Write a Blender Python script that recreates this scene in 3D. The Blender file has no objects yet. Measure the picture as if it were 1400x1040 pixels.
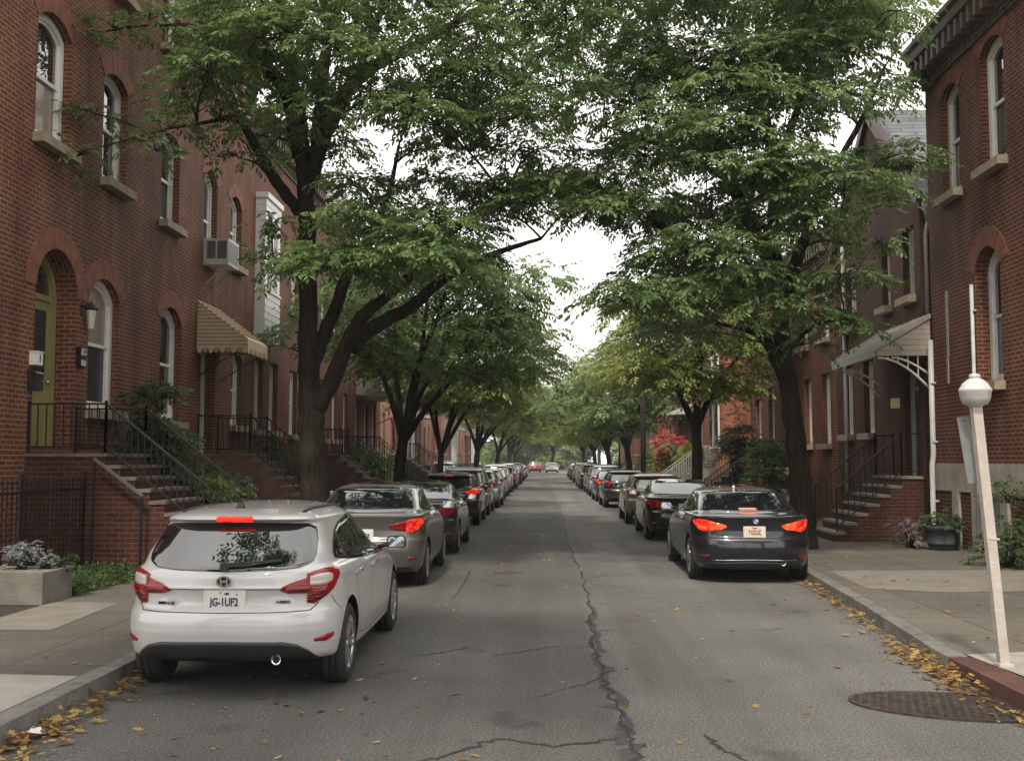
import bpy, bmesh, math, random
import numpy as np
from mathutils import Vector, Matrix
from mathutils.bvhtree import BVHTree
Rd = math.radians
PI = math.pi
scene = bpy.context.scene
COL = scene.collection
random.seed(7)
rng = np.random.default_rng(11)

# ---------------------------------------------------------------- camera
CAMZ = 1.85
YAW, PIT = Rd(1.77), Rd(4.24)
FPX = 1460.0
cam_d = bpy.data.cameras.new('camera')
cam = bpy.data.objects.new('camera', cam_d)
COL.objects.link(cam)
cam.location = (0, 0, CAMZ)
cam.rotation_euler = (Rd(90) + PIT, 0, YAW)
cam_d.sensor_width = 36
cam_d.lens = 36 * FPX / 1400
cam_d.clip_end = 3000
cam_d.dof.use_dof = False
scene.camera = cam

def ray(px, py):
    x = (px - 700) / FPX; z = (520 - py) / FPX
    y2 = math.cos(PIT) - z * math.sin(PIT); z2 = math.sin(PIT) + z * math.cos(PIT)
    return Vector((x * math.cos(YAW) - y2 * math.sin(YAW), x * math.sin(YAW) + y2 * math.cos(YAW), z2))
def at(px, py, Y):
    d = ray(px, py)
    return Vector((0, 0, CAMZ)) + d * (Y / d.y)
def ground(px, py, z=0.0):
    d = ray(px, py)
    return Vector((0, 0, CAMZ)) + d * ((z - CAMZ) / d.z)

# ---------------------------------------------------------------- materials
def mat(name, col, rough=0.6, metal=0.0, spec=0.5, coat=0.0, emit=None, estr=0.0, var=0.0, vscale=8.0, bump=0.0, bscale=60.0, alpha=None):
    m = bpy.data.materials.new(name); m.use_nodes = True
    nt = m.node_tree; b = nt.nodes['Principled BSDF']
    b.inputs['Base Color'].default_value = (*col, 1)
    b.inputs['Roughness'].default_value = rough
    b.inputs['Metallic'].default_value = metal
    b.inputs['Specular IOR Level'].default_value = spec
    b.inputs['Coat Weight'].default_value = coat
    b.inputs['Coat Roughness'].default_value = 0.04
    if emit:
        b.inputs['Emission Color'].default_value = (*emit, 1)
        b.inputs['Emission Strength'].default_value = estr
    if var > 0 or bump > 0:
        tc = nt.nodes.new('ShaderNodeTexCoord')
        if var > 0:
            n = nt.nodes.new('ShaderNodeTexNoise'); n.inputs['Scale'].default_value = vscale
            n.inputs['Detail'].default_value = 6
            nt.links.new(tc.outputs['Object'], n.inputs['Vector'])
            r = nt.nodes.new('ShaderNodeValToRGB')
            r.color_ramp.elements[0].position = 0.3; r.color_ramp.elements[1].position = 0.7
            r.color_ramp.elements[0].color = (*[c * (1 - var) for c in col], 1)
            r.color_ramp.elements[1].color = (*[min(1, c * (1 + var)) for c in col], 1)
            nt.links.new(n.outputs['Fac'], r.inputs['Fac'])
            nt.links.new(r.outputs['Color'], b.inputs['Base Color'])
        if bump > 0:
            n2 = nt.nodes.new('ShaderNodeTexNoise'); n2.inputs['Scale'].default_value = bscale
            n2.inputs['Detail'].default_value = 5
            nt.links.new(tc.outputs['Object'], n2.inputs['Vector'])
            bp = nt.nodes.new('ShaderNodeBump'); bp.inputs['Strength'].default_value = bump
            bp.inputs['Distance'].default_value = 0.02
            nt.links.new(n2.outputs['Fac'], bp.inputs['Height'])
            nt.links.new(bp.outputs['Normal'], b.inputs['Normal'])
    return m

def brick_mat(name, c1, c2, mortar, bw=0.215, bh=0.077, ms=0.008, stain=0.35, bump=0.5):
    m = bpy.data.materials.new(name); m.use_nodes = True
    nt = m.node_tree; L = nt.links; b = nt.nodes['Principled BSDF']
    b.inputs['Roughness'].default_value = 0.85
    b.inputs['Specular IOR Level'].default_value = 0.25
    uv = nt.nodes.new('ShaderNodeUVMap'); uv.uv_map = 'UVMap'
    br = nt.nodes.new('ShaderNodeTexBrick')
    br.inputs['Scale'].default_value = 1
    br.inputs['Brick Width'].default_value = bw; br.inputs['Row Height'].default_value = bh
    br.inputs['Mortar Size'].default_value = ms; br.inputs['Mortar Smooth'].default_value = 0.15
    br.inputs['Bias'].default_value = 0.0
    br.inputs['Color1'].default_value = (*c1, 1); br.inputs['Color2'].default_value = (*c2, 1)
    br.inputs['Mortar'].default_value = (*mortar, 1)
    # bricks are never laid perfectly: wobble the coordinates a little
    nw = nt.nodes.new('ShaderNodeTexNoise'); nw.inputs['Scale'].default_value = 5.0; nw.inputs['Detail'].default_value = 2
    sc = nt.nodes.new('ShaderNodeVectorMath'); sc.operation = 'MULTIPLY_ADD'
    sc.inputs[1].default_value = (0.012, 0.012, 0); L.new(nw.outputs['Color'], sc.inputs[0])
    L.new(uv.outputs['UV'], nw.inputs['Vector']); L.new(uv.outputs['UV'], sc.inputs[2])
    L.new(sc.outputs['Vector'], br.inputs['Vector'])
    n = nt.nodes.new('ShaderNodeTexNoise'); n.inputs['Scale'].default_value = 0.9; n.inputs['Detail'].default_value = 8
    n.inputs['Roughness'].default_value = 0.65
    L.new(uv.outputs['UV'], n.inputs['Vector'])
    r = nt.nodes.new('ShaderNodeValToRGB')
    r.color_ramp.elements[0].position = 0.3; r.color_ramp.elements[1].position = 0.72
    r.color_ramp.elements[0].color = (1 - stain, 1 - stain, 1 - stain, 1); r.color_ramp.elements[1].color = (1.15, 1.12, 1.1, 1)
    L.new(n.outputs['Fac'], r.inputs['Fac'])
    mx = nt.nodes.new('ShaderNodeMix'); mx.data_type = 'RGBA'; mx.blend_type = 'MULTIPLY'
    mx.inputs['Factor'].default_value = 1
    L.new(br.outputs['Color'], mx.inputs['A']); L.new(r.outputs['Color'], mx.inputs['B'])
    # soot and water streaks running down the wall
    mp = nt.nodes.new('ShaderNodeMapping'); mp.inputs['Scale'].default_value = (1.7, 0.22, 1)
    L.new(uv.outputs['UV'], mp.inputs['Vector'])
    ns = nt.nodes.new('ShaderNodeTexNoise'); ns.inputs['Scale'].default_value = 1.0; ns.inputs['Detail'].default_value = 7; ns.inputs['Roughness'].default_value = 0.62
    L.new(mp.outputs['Vector'], ns.inputs['Vector'])
    rs = nt.nodes.new('ShaderNodeValToRGB'); rs.color_ramp.elements[0].position = 0.34; rs.color_ramp.elements[1].position = 0.6
    rs.color_ramp.elements[0].color = (0.62, 0.6, 0.6, 1); rs.color_ramp.elements[1].color = (1.08, 1.06, 1.03, 1)
    L.new(ns.outputs['Fac'], rs.inputs['Fac'])
    mx2 = nt.nodes.new('ShaderNodeMix'); mx2.data_type = 'RGBA'; mx2.blend_type = 'MULTIPLY'; mx2.inputs['Factor'].default_value = 1 if stain > 0.3 else 0.35
    L.new(mx.outputs['Result'], mx2.inputs['A']); L.new(rs.outputs['Color'], mx2.inputs['B'])
    L.new(mx2.outputs['Result'], b.inputs['Base Color'])
    bp = nt.nodes.new('ShaderNodeBump'); bp.inputs['Strength'].default_value = bump; bp.inputs['Distance'].default_value = 0.012
    bp.invert = True
    L.new(br.outputs['Fac'], bp.inputs['Height']); L.new(bp.outputs['Normal'], b.inputs['Normal'])
    return m

def leaf_mat(name, dark, mid, lite, accent=None):
    m = bpy.data.materials.new(name); m.use_nodes = True
    nt = m.node_tree; L = nt.links
    b = nt.nodes['Principled BSDF']; out = nt.nodes['Material Output']
    g = nt.nodes.new('ShaderNodeNewGeometry')
    tc = nt.nodes.new('ShaderNodeTexCoord')
    n = nt.nodes.new('ShaderNodeTexNoise'); n.inputs['Scale'].default_value = 0.55; n.inputs['Detail'].default_value = 3
    L.new(tc.outputs['Object'], n.inputs['Vector'])
    ma = nt.nodes.new('ShaderNodeMath'); ma.operation = 'MULTIPLY_ADD'
    ma.inputs[1].default_value = 0.55
    L.new(g.outputs['Random Per Island'], ma.inputs[0])
    mb_ = nt.nodes.new('ShaderNodeMath'); mb_.operation = 'MULTIPLY_ADD'; mb_.inputs[1].default_value = 1.3; mb_.inputs[2].default_value = -0.42
    L.new(n.outputs['Fac'], mb_.inputs[0]); L.new(mb_.outputs['Value'], ma.inputs[2])
    r = nt.nodes.new('ShaderNodeValToRGB'); e = r.color_ramp.elements
    e[0].position = 0.1; e[0].color = (*dark, 1); e[1].position = 0.85; e[1].color = (*lite, 1)
    k = e.new(0.48); k.color = (*mid, 1)
    if accent:
        k2 = e.new(1.0); k2.color = (*accent, 1)
    L.new(ma.outputs['Value'], r.inputs['Fac'])
    L.new(r.outputs['Color'], b.inputs['Base Color'])
    b.inputs['Roughness'].default_value = 0.55; b.inputs['Specular IOR Level'].default_value = 0.3
    tr = nt.nodes.new('ShaderNodeBsdfTranslucent')
    hs = nt.nodes.new('ShaderNodeHueSaturation'); hs.inputs['Hue'].default_value = 0.485; hs.inputs['Value'].default_value = 1.5
    L.new(r.outputs['Color'], hs.inputs['Color']); L.new(hs.outputs['Color'], tr.inputs['Color'])
    mx = nt.nodes.new('ShaderNodeMixShader'); mx.inputs[0].default_value = 0.38
    L.new(b.outputs[0], mx.inputs[1]); L.new(tr.outputs[0], mx.inputs[2]); L.new(mx.outputs[0], out.inputs['Surface'])
    return m

M = {}
M['brick_red'] = brick_mat('brick_red', (0.17, 0.052, 0.028), (0.102, 0.034, 0.02), (0.25, 0.165, 0.108), ms=0.011)
M['brick_deep'] = brick_mat('brick_deep', (0.15, 0.042, 0.023), (0.09, 0.027, 0.017), (0.24, 0.155, 0.102), ms=0.011)
M['brick_brown'] = brick_mat('brick_brown', (0.165, 0.052, 0.031), (0.115, 0.038, 0.025), (0.21, 0.138, 0.096), ms=0.01)
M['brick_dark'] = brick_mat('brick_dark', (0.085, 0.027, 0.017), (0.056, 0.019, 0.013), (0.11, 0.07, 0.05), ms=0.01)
M['brick_orange'] = brick_mat('brick_orange', (0.34, 0.11, 0.06), (0.27, 0.085, 0.05), (0.3, 0.19, 0.14))
M['brick_salmon'] = brick_mat('brick_salmon', (0.42, 0.22, 0.15), (0.36, 0.18, 0.125), (0.42, 0.3, 0.23))
M['arch_brick'] = mat('arch_brick', (0.185, 0.06, 0.034), 0.8, var=0.3, vscale=5, bump=0.3, bscale=40)
M['stone'] = mat('stone', (0.3, 0.245, 0.175), 0.85, var=0.2, vscale=6, bump=0.4, bscale=50)
M['stone_grey'] = mat('stone_grey', (0.30, 0.27, 0.22), 0.9, var=0.25, vscale=3, bump=0.4, bscale=40)
M['brownstone'] = mat('brownstone', (0.135, 0.072, 0.055), 0.85, var=0.3, vscale=4, bump=0.4, bscale=35)
M['step_stone'] = mat('step_stone', (0.125, 0.098, 0.082), 0.85, var=0.3, vscale=5, bump=0.4, bscale=40)
M['step_concrete'] = mat('step_concrete', (0.2, 0.18, 0.14), 0.9, var=0.3, vscale=3, bump=0.4, bscale=40)
M['white_paint'] = mat('white_paint', (0.72, 0.7, 0.66), 0.5, var=0.07, vscale=4)
M['cream_paint'] = mat('cream_paint', (0.6, 0.56, 0.46), 0.5, var=0.1, vscale=4)
M['grey_paint'] = mat('grey_paint', (0.4, 0.41, 0.4), 0.5, var=0.1, vscale=4)
M['siding'] = mat('siding', (0.68, 0.67, 0.65), 0.55, var=0.06, vscale=3)
M['olive_paint'] = mat('olive_paint', (0.25, 0.225, 0.085), 0.45, var=0.12, vscale=3)
M['dark_door'] = mat('dark_door', (0.02, 0.018, 0.016), 0.4, var=0.2)
M['brown_door'] = mat('brown_door', (0.05, 0.03, 0.02), 0.4, var=0.2)
M['cornice_brown'] = mat('cornice_brown', (0.075, 0.045, 0.036), 0.6, var=0.2, vscale=4)
M['roofing'] = mat('roofing', (0.06, 0.058, 0.058), 0.9, var=0.3)
M['iron'] = mat('iron', (0.009, 0.0085, 0.009), 0.55, spec=0.3, var=0.3, vscale=20)
M['iron_grey'] = mat('iron_grey', (0.3, 0.29, 0.27), 0.5, var=0.2, vscale=12)
M['handrail_steel'] = mat('handrail_steel', (0.16, 0.16, 0.165), 0.4, metal=0.7)
M['lamp_white'] = mat('lamp_white', (0.43, 0.415, 0.395), 0.4, var=0.16, vscale=9, bump=0.15)
M['lamp_post'] = mat('lamp_post', (0.42, 0.37, 0.325), 0.55, var=0.12, vscale=7, bump=0.2, bscale=30)
M['pipe_white'] = mat('pipe_white', (0.45, 0.46, 0.45), 0.5, var=0.12, vscale=5)
M['metal_panel'] = mat('metal_panel', (0.22, 0.235, 0.23), 0.5, metal=0.3, var=0.12, vscale=4)
M['awning_tan'] = mat('awning_tan', (0.6, 0.49, 0.33), 0.7, var=0.1)
M['awning_tan2'] = mat('awning_tan2', (0.36, 0.255, 0.15), 0.7, var=0.1)
M['awning_grey'] = mat('awning_grey', (0.38, 0.36, 0.32), 0.6, var=0.1)
M['concrete'] = mat('concrete', (0.16, 0.148, 0.125), 0.9, var=0.22, vscale=5, bump=0.4, bscale=40)
M['bark'] = mat('bark', (0.05, 0.04, 0.032), 0.95, spec=0.15)
M['twig'] = mat('twig', (0.036, 0.029, 0.024), 0.95, spec=0.15)
M['plastic_black'] = mat('plastic_black', (0.016, 0.016, 0.017), 0.45)
M['trim_black'] = mat('trim_black', (0.008, 0.008, 0.008), 0.6, spec=0.3)
M['pot_dark'] = mat('pot_dark', (0.035, 0.037, 0.042), 0.6, var=0.3, vscale=10)
M['tyre'] = mat('tyre', (0.014, 0.014, 0.014), 0.8, bump=0.2, bscale=90)
M['rim'] = mat('rim', (0.5, 0.5, 0.51), 0.28, metal=0.9)
M['chrome'] = mat('chrome', (0.7, 0.7, 0.72), 0.1, metal=1.0)
M['lens_red'] = mat('lens_red', (0.16, 0.003, 0.005), 0.14, spec=0.4, coat=0.25, emit=(1, 0.02, 0.015), estr=0.03)
M['lens_dark'] = mat('lens_dark', (0.07, 0.002, 0.003), 0.14, spec=0.4, coat=0.25, emit=(1, 0.02, 0.02), estr=0.03)
M['lens_clear'] = mat('lens_clear', (0.46, 0.42, 0.39), 0.15, spec=0.6, coat=0.4)
M['lens_lit'] = mat('lens_lit', (0.35, 0.012, 0.008), 0.15, coat=0.3, emit=(1, 0.035, 0.012), estr=0.6)
M['lens_amber'] = mat('lens_amber', (0.4, 0.05, 0.01), 0.15, coat=0.3, emit=(1, 0.1, 0.025), estr=0.62)
M['plate'] = mat('plate', (0.55, 0.53, 0.5), 0.4, var=0.08, vscale=30)
M['plate_warm'] = mat('plate_warm', (0.55, 0.49, 0.4), 0.4, var=0.2, vscale=30)
M['plate_ink'] = mat('plate_ink', (0.02, 0.03, 0.07), 0.5)
M['plate_ink_red'] = mat('plate_ink_red', (0.25, 0.05, 0.03), 0.5)
M['seam'] = mat('seam', (0.012, 0.012, 0.012), 0.8)
M['red_paint'] = mat('red_paint', (0.5, 0.02, 0.02), 0.4)
M['gold'] = mat('gold', (0.45, 0.3, 0.05), 0.4)
M['ac_white'] = mat('ac_white', (0.5, 0.49, 0.46), 0.5, var=0.1, vscale=6)
M['ac_dark'] = mat('ac_dark', (0.1, 0.1, 0.095), 0.6)
M['lamp_glass'] = mat('lamp_glass', (0.5, 0.48, 0.42), 0.2)
M['cloth_red'] = mat('cloth_red', (0.45, 0.06, 0.03), 0.7)
M['paper'] = mat('paper', (0.62, 0.6, 0.56), 0.7, var=0.08)

def glass_mat(name, col, rough=0.02, spec=0.5):
    return mat(name, col, rough, spec=spec)
M['pane'] = glass_mat('pane', (0.02, 0.022, 0.024), 0.015, 0.75)
M['pane_blind_reflection'] = mat('pane_blind_reflection', (0.33, 0.27, 0.23), 0.12, spec=0.75, var=0.15, vscale=1.2)  # pale blind; in one upper pane the colour stands in for a reflection
M['pane_screen'] = glass_mat('pane_screen', (0.03, 0.032, 0.034), 0.22, 0.45)
M['car_glass'] = glass_mat('car_glass', (0.006, 0.008, 0.009), 0.012, 0.5)
M['car_glass'].node_tree.nodes['Principled BSDF'].inputs['IOR'].default_value = 2.1
M['pane'].node_tree.nodes['Principled BSDF'].inputs['IOR'].default_value = 2.1
M['mirror_glass'] = mat('mirror_glass', (0.42, 0.45, 0.48), 0.03, metal=1.0)

def paint(name, col, metal=0.0, rough=0.32):
    m = mat(name, col, rough, metal=metal, coat=1.0, var=0.05, vscale=2.5)
    return m
M['paint_white'] = paint('paint_white', (0.44, 0.43, 0.42))
M['paint_grey'] = paint('paint_grey', (0.115, 0.108, 0.1), 0.5)
M['paint_navy'] = paint('paint_navy', (0.007, 0.008, 0.014), 0.25)
M['paint_black'] = paint('paint_black', (0.011, 0.011, 0.012), 0.2)
M['paint_beige'] = paint('paint_beige', (0.25, 0.215, 0.17), 0.4)
M['paint_silver'] = paint('paint_silver', (0.36, 0.37, 0.38), 0.55)
M['paint_blue'] = paint('paint_blue', (0.28, 0.34, 0.4), 0.4)
M['paint_red'] = paint('paint_red', (0.3, 0.02, 0.02), 0.1)
M['paint_dgrey'] = paint('paint_dgrey', (0.035, 0.035, 0.037), 0.3)

# slate roof
def slate_mat():
    m = brick_mat('slate', (0.2, 0.21, 0.225), (0.12, 0.125, 0.14), (0.05, 0.05, 0.055), bw=0.62, bh=0.2, ms=0.012, stain=0.3, bump=0.8)
    m.node_tree.nodes['Principled BSDF'].inputs['Roughness'].default_value = 0.6
    return m
M['slate'] = slate_mat()

def lens_nodes(m, lo, hi, scale=16.0):
    # moulded prisms inside the lens: the glow comes through unevenly
    nt = m.node_tree; L = nt.links; b = nt.nodes['Principled BSDF']
    tc = nt.nodes.new('ShaderNodeTexCoord'); n = nt.nodes.new('ShaderNodeTexNoise'); n.inputs['Scale'].default_value = scale; n.inputs['Detail'].default_value = 1.5
    L.new(tc.outputs['Object'], n.inputs['Vector'])
    r = nt.nodes.new('ShaderNodeMapRange'); r.inputs['From Min'].default_value = 0.36; r.inputs['From Max'].default_value = 0.64; r.inputs['To Min'].default_value = lo; r.inputs['To Max'].default_value = hi
    L.new(n.outputs['Fac'], r.inputs['Value']); L.new(r.outputs[0], b.inputs['Emission Strength'])
    w = nt.nodes.new('ShaderNodeTexWave'); w.inputs['Scale'].default_value = 14; w.bands_direction = 'Z'
    L.new(tc.outputs['Object'], w.inputs['Vector'])
    bp = nt.nodes.new('ShaderNodeBump'); bp.inputs['Strength'].default_value = 0.35; bp.inputs['Distance'].default_value = 0.004
    L.new(w.outputs['Fac'], bp.inputs['Height']); L.new(bp.outputs['Normal'], b.inputs['Normal'])
lens_nodes(M['lens_lit'], 0.12, 0.85); lens_nodes(M['lens_amber'], 0.16, 0.9); lens_nodes(M['lens_red'], 0.005, 0.07, 20); lens_nodes(M['lens_dark'], 0.0, 0.03, 20)
def bark_nodes(m):
    nt = m.node_tree; L = nt.links; b = nt.nodes['Principled BSDF']
    tc = nt.nodes.new('ShaderNodeTexCoord'); mp = nt.nodes.new('ShaderNodeMapping')
    mp.inputs['Scale'].default_value = (9, 9, 1.6)
    L.new(tc.outputs['Object'], mp.inputs['Vector'])
    v = nt.nodes.new('ShaderNodeTexNoise'); v.inputs['Scale'].default_value = 1.6; v.inputs['Detail'].default_value = 8; v.inputs['Roughness'].default_value = 0.7
    L.new(mp.outputs['Vector'], v.inputs['Vector'])
    r = nt.nodes.new('ShaderNodeValToRGB')
    r.color_ramp.elements[0].position = 0.35; r.color_ramp.elements[1].position = 0.65
    r.color_ramp.elements[0].color = (0.014, 0.0115, 0.009, 1); r.color_ramp.elements[1].color = (0.055, 0.044, 0.034, 1)
    L.new(v.outputs['Fac'], r.inputs['Fac']); L.new(r.outputs['Color'], b.inputs['Base Color'])
    bp = nt.nodes.new('ShaderNodeBump'); bp.inputs['Strength'].default_value = 1.0; bp.inputs['Distance'].default_value = 0.05
    L.new(v.outputs['Fac'], bp.inputs['Height']); L.new(bp.outputs['Normal'], b.inputs['Normal'])
bark_nodes(M['bark'])

M['leaf_a'] = leaf_mat('leaf_a', (0.045, 0.08, 0.026), (0.104, 0.168, 0.054), (0.175, 0.248, 0.092))
M['leaf_b'] = leaf_mat('leaf_b', (0.053, 0.093, 0.031), (0.12, 0.188, 0.068), (0.205, 0.28, 0.12))
M['leaf_c'] = leaf_mat('leaf_c', (0.1, 0.14, 0.035), (0.19, 0.235, 0.062), (0.29, 0.32, 0.095))
M['leaf_d'] = leaf_mat('leaf_d', (0.065, 0.108, 0.034), (0.15, 0.205, 0.062), (0.235, 0.285, 0.1))
M['leaf_bush'] = leaf_mat('leaf_bush', (0.022, 0.044, 0.016), (0.05, 0.09, 0.03), (0.095, 0.14, 0.048))
M['leaf_lime'] = leaf_mat('leaf_lime', (0.05, 0.085, 0.015), (0.1, 0.15, 0.025), (0.17, 0.21, 0.04))
M['leaf_grey'] = leaf_mat('leaf_grey', (0.14, 0.155, 0.155), (0.22, 0.235, 0.235), (0.33, 0.34, 0.335))
M['leaf_lilac'] = leaf_mat('leaf_lilac', (0.12, 0.09, 0.1), (0.2, 0.15, 0.165), (0.3, 0.23, 0.25))
M['flower_red'] = leaf_mat('flower_red', (0.28, 0.03, 0.03), (0.5, 0.06, 0.06), (0.6, 0.12, 0.1))
M['leaf_fallen'] = leaf_mat('leaf_fallen', (0.07, 0.04, 0.02), (0.26, 0.145, 0.04), (0.46, 0.35, 0.13))

# ---------------------------------------------------------------- mesh builder
class MB:
    def __init__(self): self.v = []; self.f = []; self.m = []; self.s = []
    def add(self, vs, fs, m=0, sm=False):
        o = len(self.v); self.v += [tuple(p) for p in vs]
        for f in fs: self.f.append(tuple(i + o for i in f)); self.m.append(m); self.s.append(sm)
        return self
    def box(self, x0, x1, y0, y1, z0, z1, m=0):
        if x0 > x1: x0, x1 = x1, x0
        if y0 > y1: y0, y1 = y1, y0
        if z0 > z1: z0, z1 = z1, z0
        return self.add([(x0,y0,z0),(x1,y0,z0),(x1,y1,z0),(x0,y1,z0),(x0,y0,z1),(x1,y0,z1),(x1,y1,z1),(x0,y1,z1)],
            [(0,3,2,1),(4,5,6,7),(0,1,5,4),(1,2,6,5),(2,3,7,6),(3,0,4,7)], m)
    def bar(self, a, b, w, h=None, m=0, up=(0,0,1)):
        a = Vector(a); b = Vector(b); h = h or w; d = (b - a).normalized(); u = Vector(up)
        if abs(d.dot(u)) > 0.98: u = Vector((1, 0, 0))
        s = d.cross(u).normalized(); t = s.cross(d).normalized(); s = s * (w / 2); t = t * (h / 2)
        vs = [a-s-t, a+s-t, a+s+t, a-s+t, b-s-t, b+s-t, b+s+t, b-s+t]
        return self.add(vs, [(0,1,2,3),(7,6,5,4),(0,4,5,1),(1,5,6,2),(2,6,7,3),(3,7,4,0)], m)
    def tube(self, pts, rads, n=8, m=0, sm=True, cap=True):
        pts = [Vector(p) for p in pts]
        if not hasattr(rads, '__len__'): rads = [rads] * len(pts)
        rings = []; pu = None; o = len(self.v); k = len(pts)
        for i, p in enumerate(pts):
            d = (pts[min(i + 1, k - 1)] - pts[max(i - 1, 0)])
            d = d.normalized() if d.length > 1e-9 else Vector((0, 0, 1))
            if pu is None:
                u = Vector((0, 0, 1)) if abs(d.z) < 0.95 else Vector((1, 0, 0))
                s = d.cross(u).normalized()
            else:
                s = (pu - d * pu.dot(d)); s = s.normalized() if s.length > 1e-6 else d.orthogonal().normalized()
            t = d.cross(s); pu = s
            for j in range(n):
                a = 2 * PI * j / n
                q = p + (s * math.cos(a) + t * math.sin(a)) * rads[i]
                self.v.append((q.x, q.y, q.z))
        for i in range(k - 1):
            for j in range(n):
                a = o + i * n + j; b = o + i * n + (j + 1) % n
                self.f.append((a, b, b + n, a + n)); self.m.append(m); self.s.append(sm)
        if cap:
            self.f.append(tuple(o + j for j in range(n))[::-1]); self.m.append(m); self.s.append(False)
            self.f.append(tuple(o + (k - 1) * n + j for j in range(n))); self.m.append(m); self.s.append(False)
        return self
    def lathe(self, prof, c=(0, 0, 0), n=20, m=0, axis='z', sm=True, cap=True):
        o = len(self.v); c = Vector(c)
        for r, h in prof:
            for j in range(n):
                a = 2 * PI * j / n; x, y = r * math.cos(a), r * math.sin(a)
                q = {'z': (x, y, h), 'x': (h, x, y), 'y': (y, h, x)}[axis]
                self.v.append((c.x + q[0], c.y + q[1], c.z + q[2]))
        for i in range(len(prof) - 1):
            for j in range(n):
                a = o + i * n + j; b = o + i * n + (j + 1) % n
                self.f.append((a, b, b + n, a + n)); self.m.append(m); self.s.append(sm)
        if not cap: return self
        self.f.append(tuple(o + j for j in range(n))[::-1]); self.m.append(m); self.s.append(False)
        self.f.append(tuple(o + (len(prof) - 1) * n + j for j in range(n))); self.m.append(m); self.s.append(False)
        return self
    def prism(self, poly, axis, lo, hi, m=0):
        n = len(poly)
        def P(a, b, t): return {'x': (t, a, b), 'y': (a, t, b), 'z': (a, b, t)}[axis]
        vs = [P(a, b, lo) for a, b in poly] + [P(a, b, hi) for a, b in poly]
        fs = [tuple(range(n))[::-1], tuple(range(n, 2 * n))] + [(i, (i + 1) % n, n + (i + 1) % n, n + i) for i in range(n)]
        return self.add(vs, fs, m)
    def mesh(self, name, mats, uv=True):
        me = bpy.data.meshes.new(name)
        me.from_pydata(self.v, [], self.f)
        for x in (mats if isinstance(mats, (list, tuple)) else [mats]): me.materials.append(x)
        me.polygons.foreach_set('material_index', self.m)
        me.polygons.foreach_set('use_smooth', self.s)
        if uv:
            nl = len(me.loops)
            if nl:
                lv = np.empty(nl, np.int32); me.loops.foreach_get('vertex_index', lv)
                co = np.empty(len(me.vertices) * 3, np.float32); me.vertices.foreach_get('co', co); co = co.reshape(-1, 3)
                me.update()
                nrm = np.empty(len(me.polygons) * 3, np.float32); me.polygons.foreach_get('normal', nrm); nrm = np.abs(nrm.reshape(-1, 3))
                tot = np.empty(len(me.polygons), np.int32); me.polygons.foreach_get('loop_total', tot)
                ln = np.repeat(nrm, tot, axis=0); c = co[lv]
                u = np.where(ln[:, 0:1] > np.maximum(ln[:, 1:2], ln[:, 2:3]), c[:, [1, 2]], np.where(ln[:, 1:2] >= ln[:, 2:3], c[:, [0, 2]], c[:, [0, 1]]))
                lay = me.uv_layers.new(name='UVMap'); lay.data.foreach_set('uv', u.astype(np.float32).ravel())
        me.validate(); me.update()
        return me
    def build(self, name, mats, parent=None, uv=True):
        return link(name, self.mesh(name, mats, uv), parent)

def link(name, me, parent=None):
    o = bpy.data.objects.new(name, me); COL.objects.link(o)
    if parent is not None: o.parent = parent
    return o
def fix_normals(me, flip=False):
    bm = bmesh.new(); bm.from_mesh(me); bmesh.ops.recalc_face_normals(bm, faces=bm.faces); bm.to_mesh(me); bm.free(); me.update()
def tag(o, label=None, cat=None, group=None, kind=None):
    if label: o['label'] = label
    if cat: o['category'] = cat
    if group: o['group'] = group
    if kind: o['kind'] = kind
    return o
def thing(name, label, cat, loc=(0, 0, 0), rz=0.0, group=None):
    o = bpy.data.objects.new(name, None); COL.objects.link(o)
    o.empty_display_size = 0.2
    o.location = loc; o.rotation_euler = (0, 0, rz)
    return tag(o, label, cat, group)
KIDS = {}
def kids(o):
    return [c for c in bpy.data.objects if c.parent == o]
def copy_tree(o, parent=None):
    c = o.copy(); COL.objects.link(c)
    if parent is not None: c.parent = parent
    for ch in kids(o): copy_tree(ch, c)
    return c
def text_mesh(name, s, size, m, parent=None, ext=0.0015, align='CENTER', bold=0.0):
    cu = bpy.data.curves.new(name, 'FONT'); cu.body = s; cu.size = size; cu.extrude = ext; cu.offset = bold
    cu.align_x = align; cu.align_y = 'CENTER'; cu.resolution_u = 3
    t = bpy.data.objects.new(name + '_tmp', cu); COL.objects.link(t)
    bpy.context.view_layer.update()
    me = bpy.data.meshes.new_from_object(t.evaluated_get(bpy.context.evaluated_depsgraph_get()))
    bpy.data.objects.remove(t); bpy.data.curves.remove(cu)
    me.materials.clear(); me.materials.append(m); me.name = name
    return link(name, me, parent)
def smooth_angle(me, deg=35):
    me.polygons.foreach_set('use_smooth', [True] * len(me.polygons))
    me.set_sharp_from_angle(angle=Rd(deg))
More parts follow.
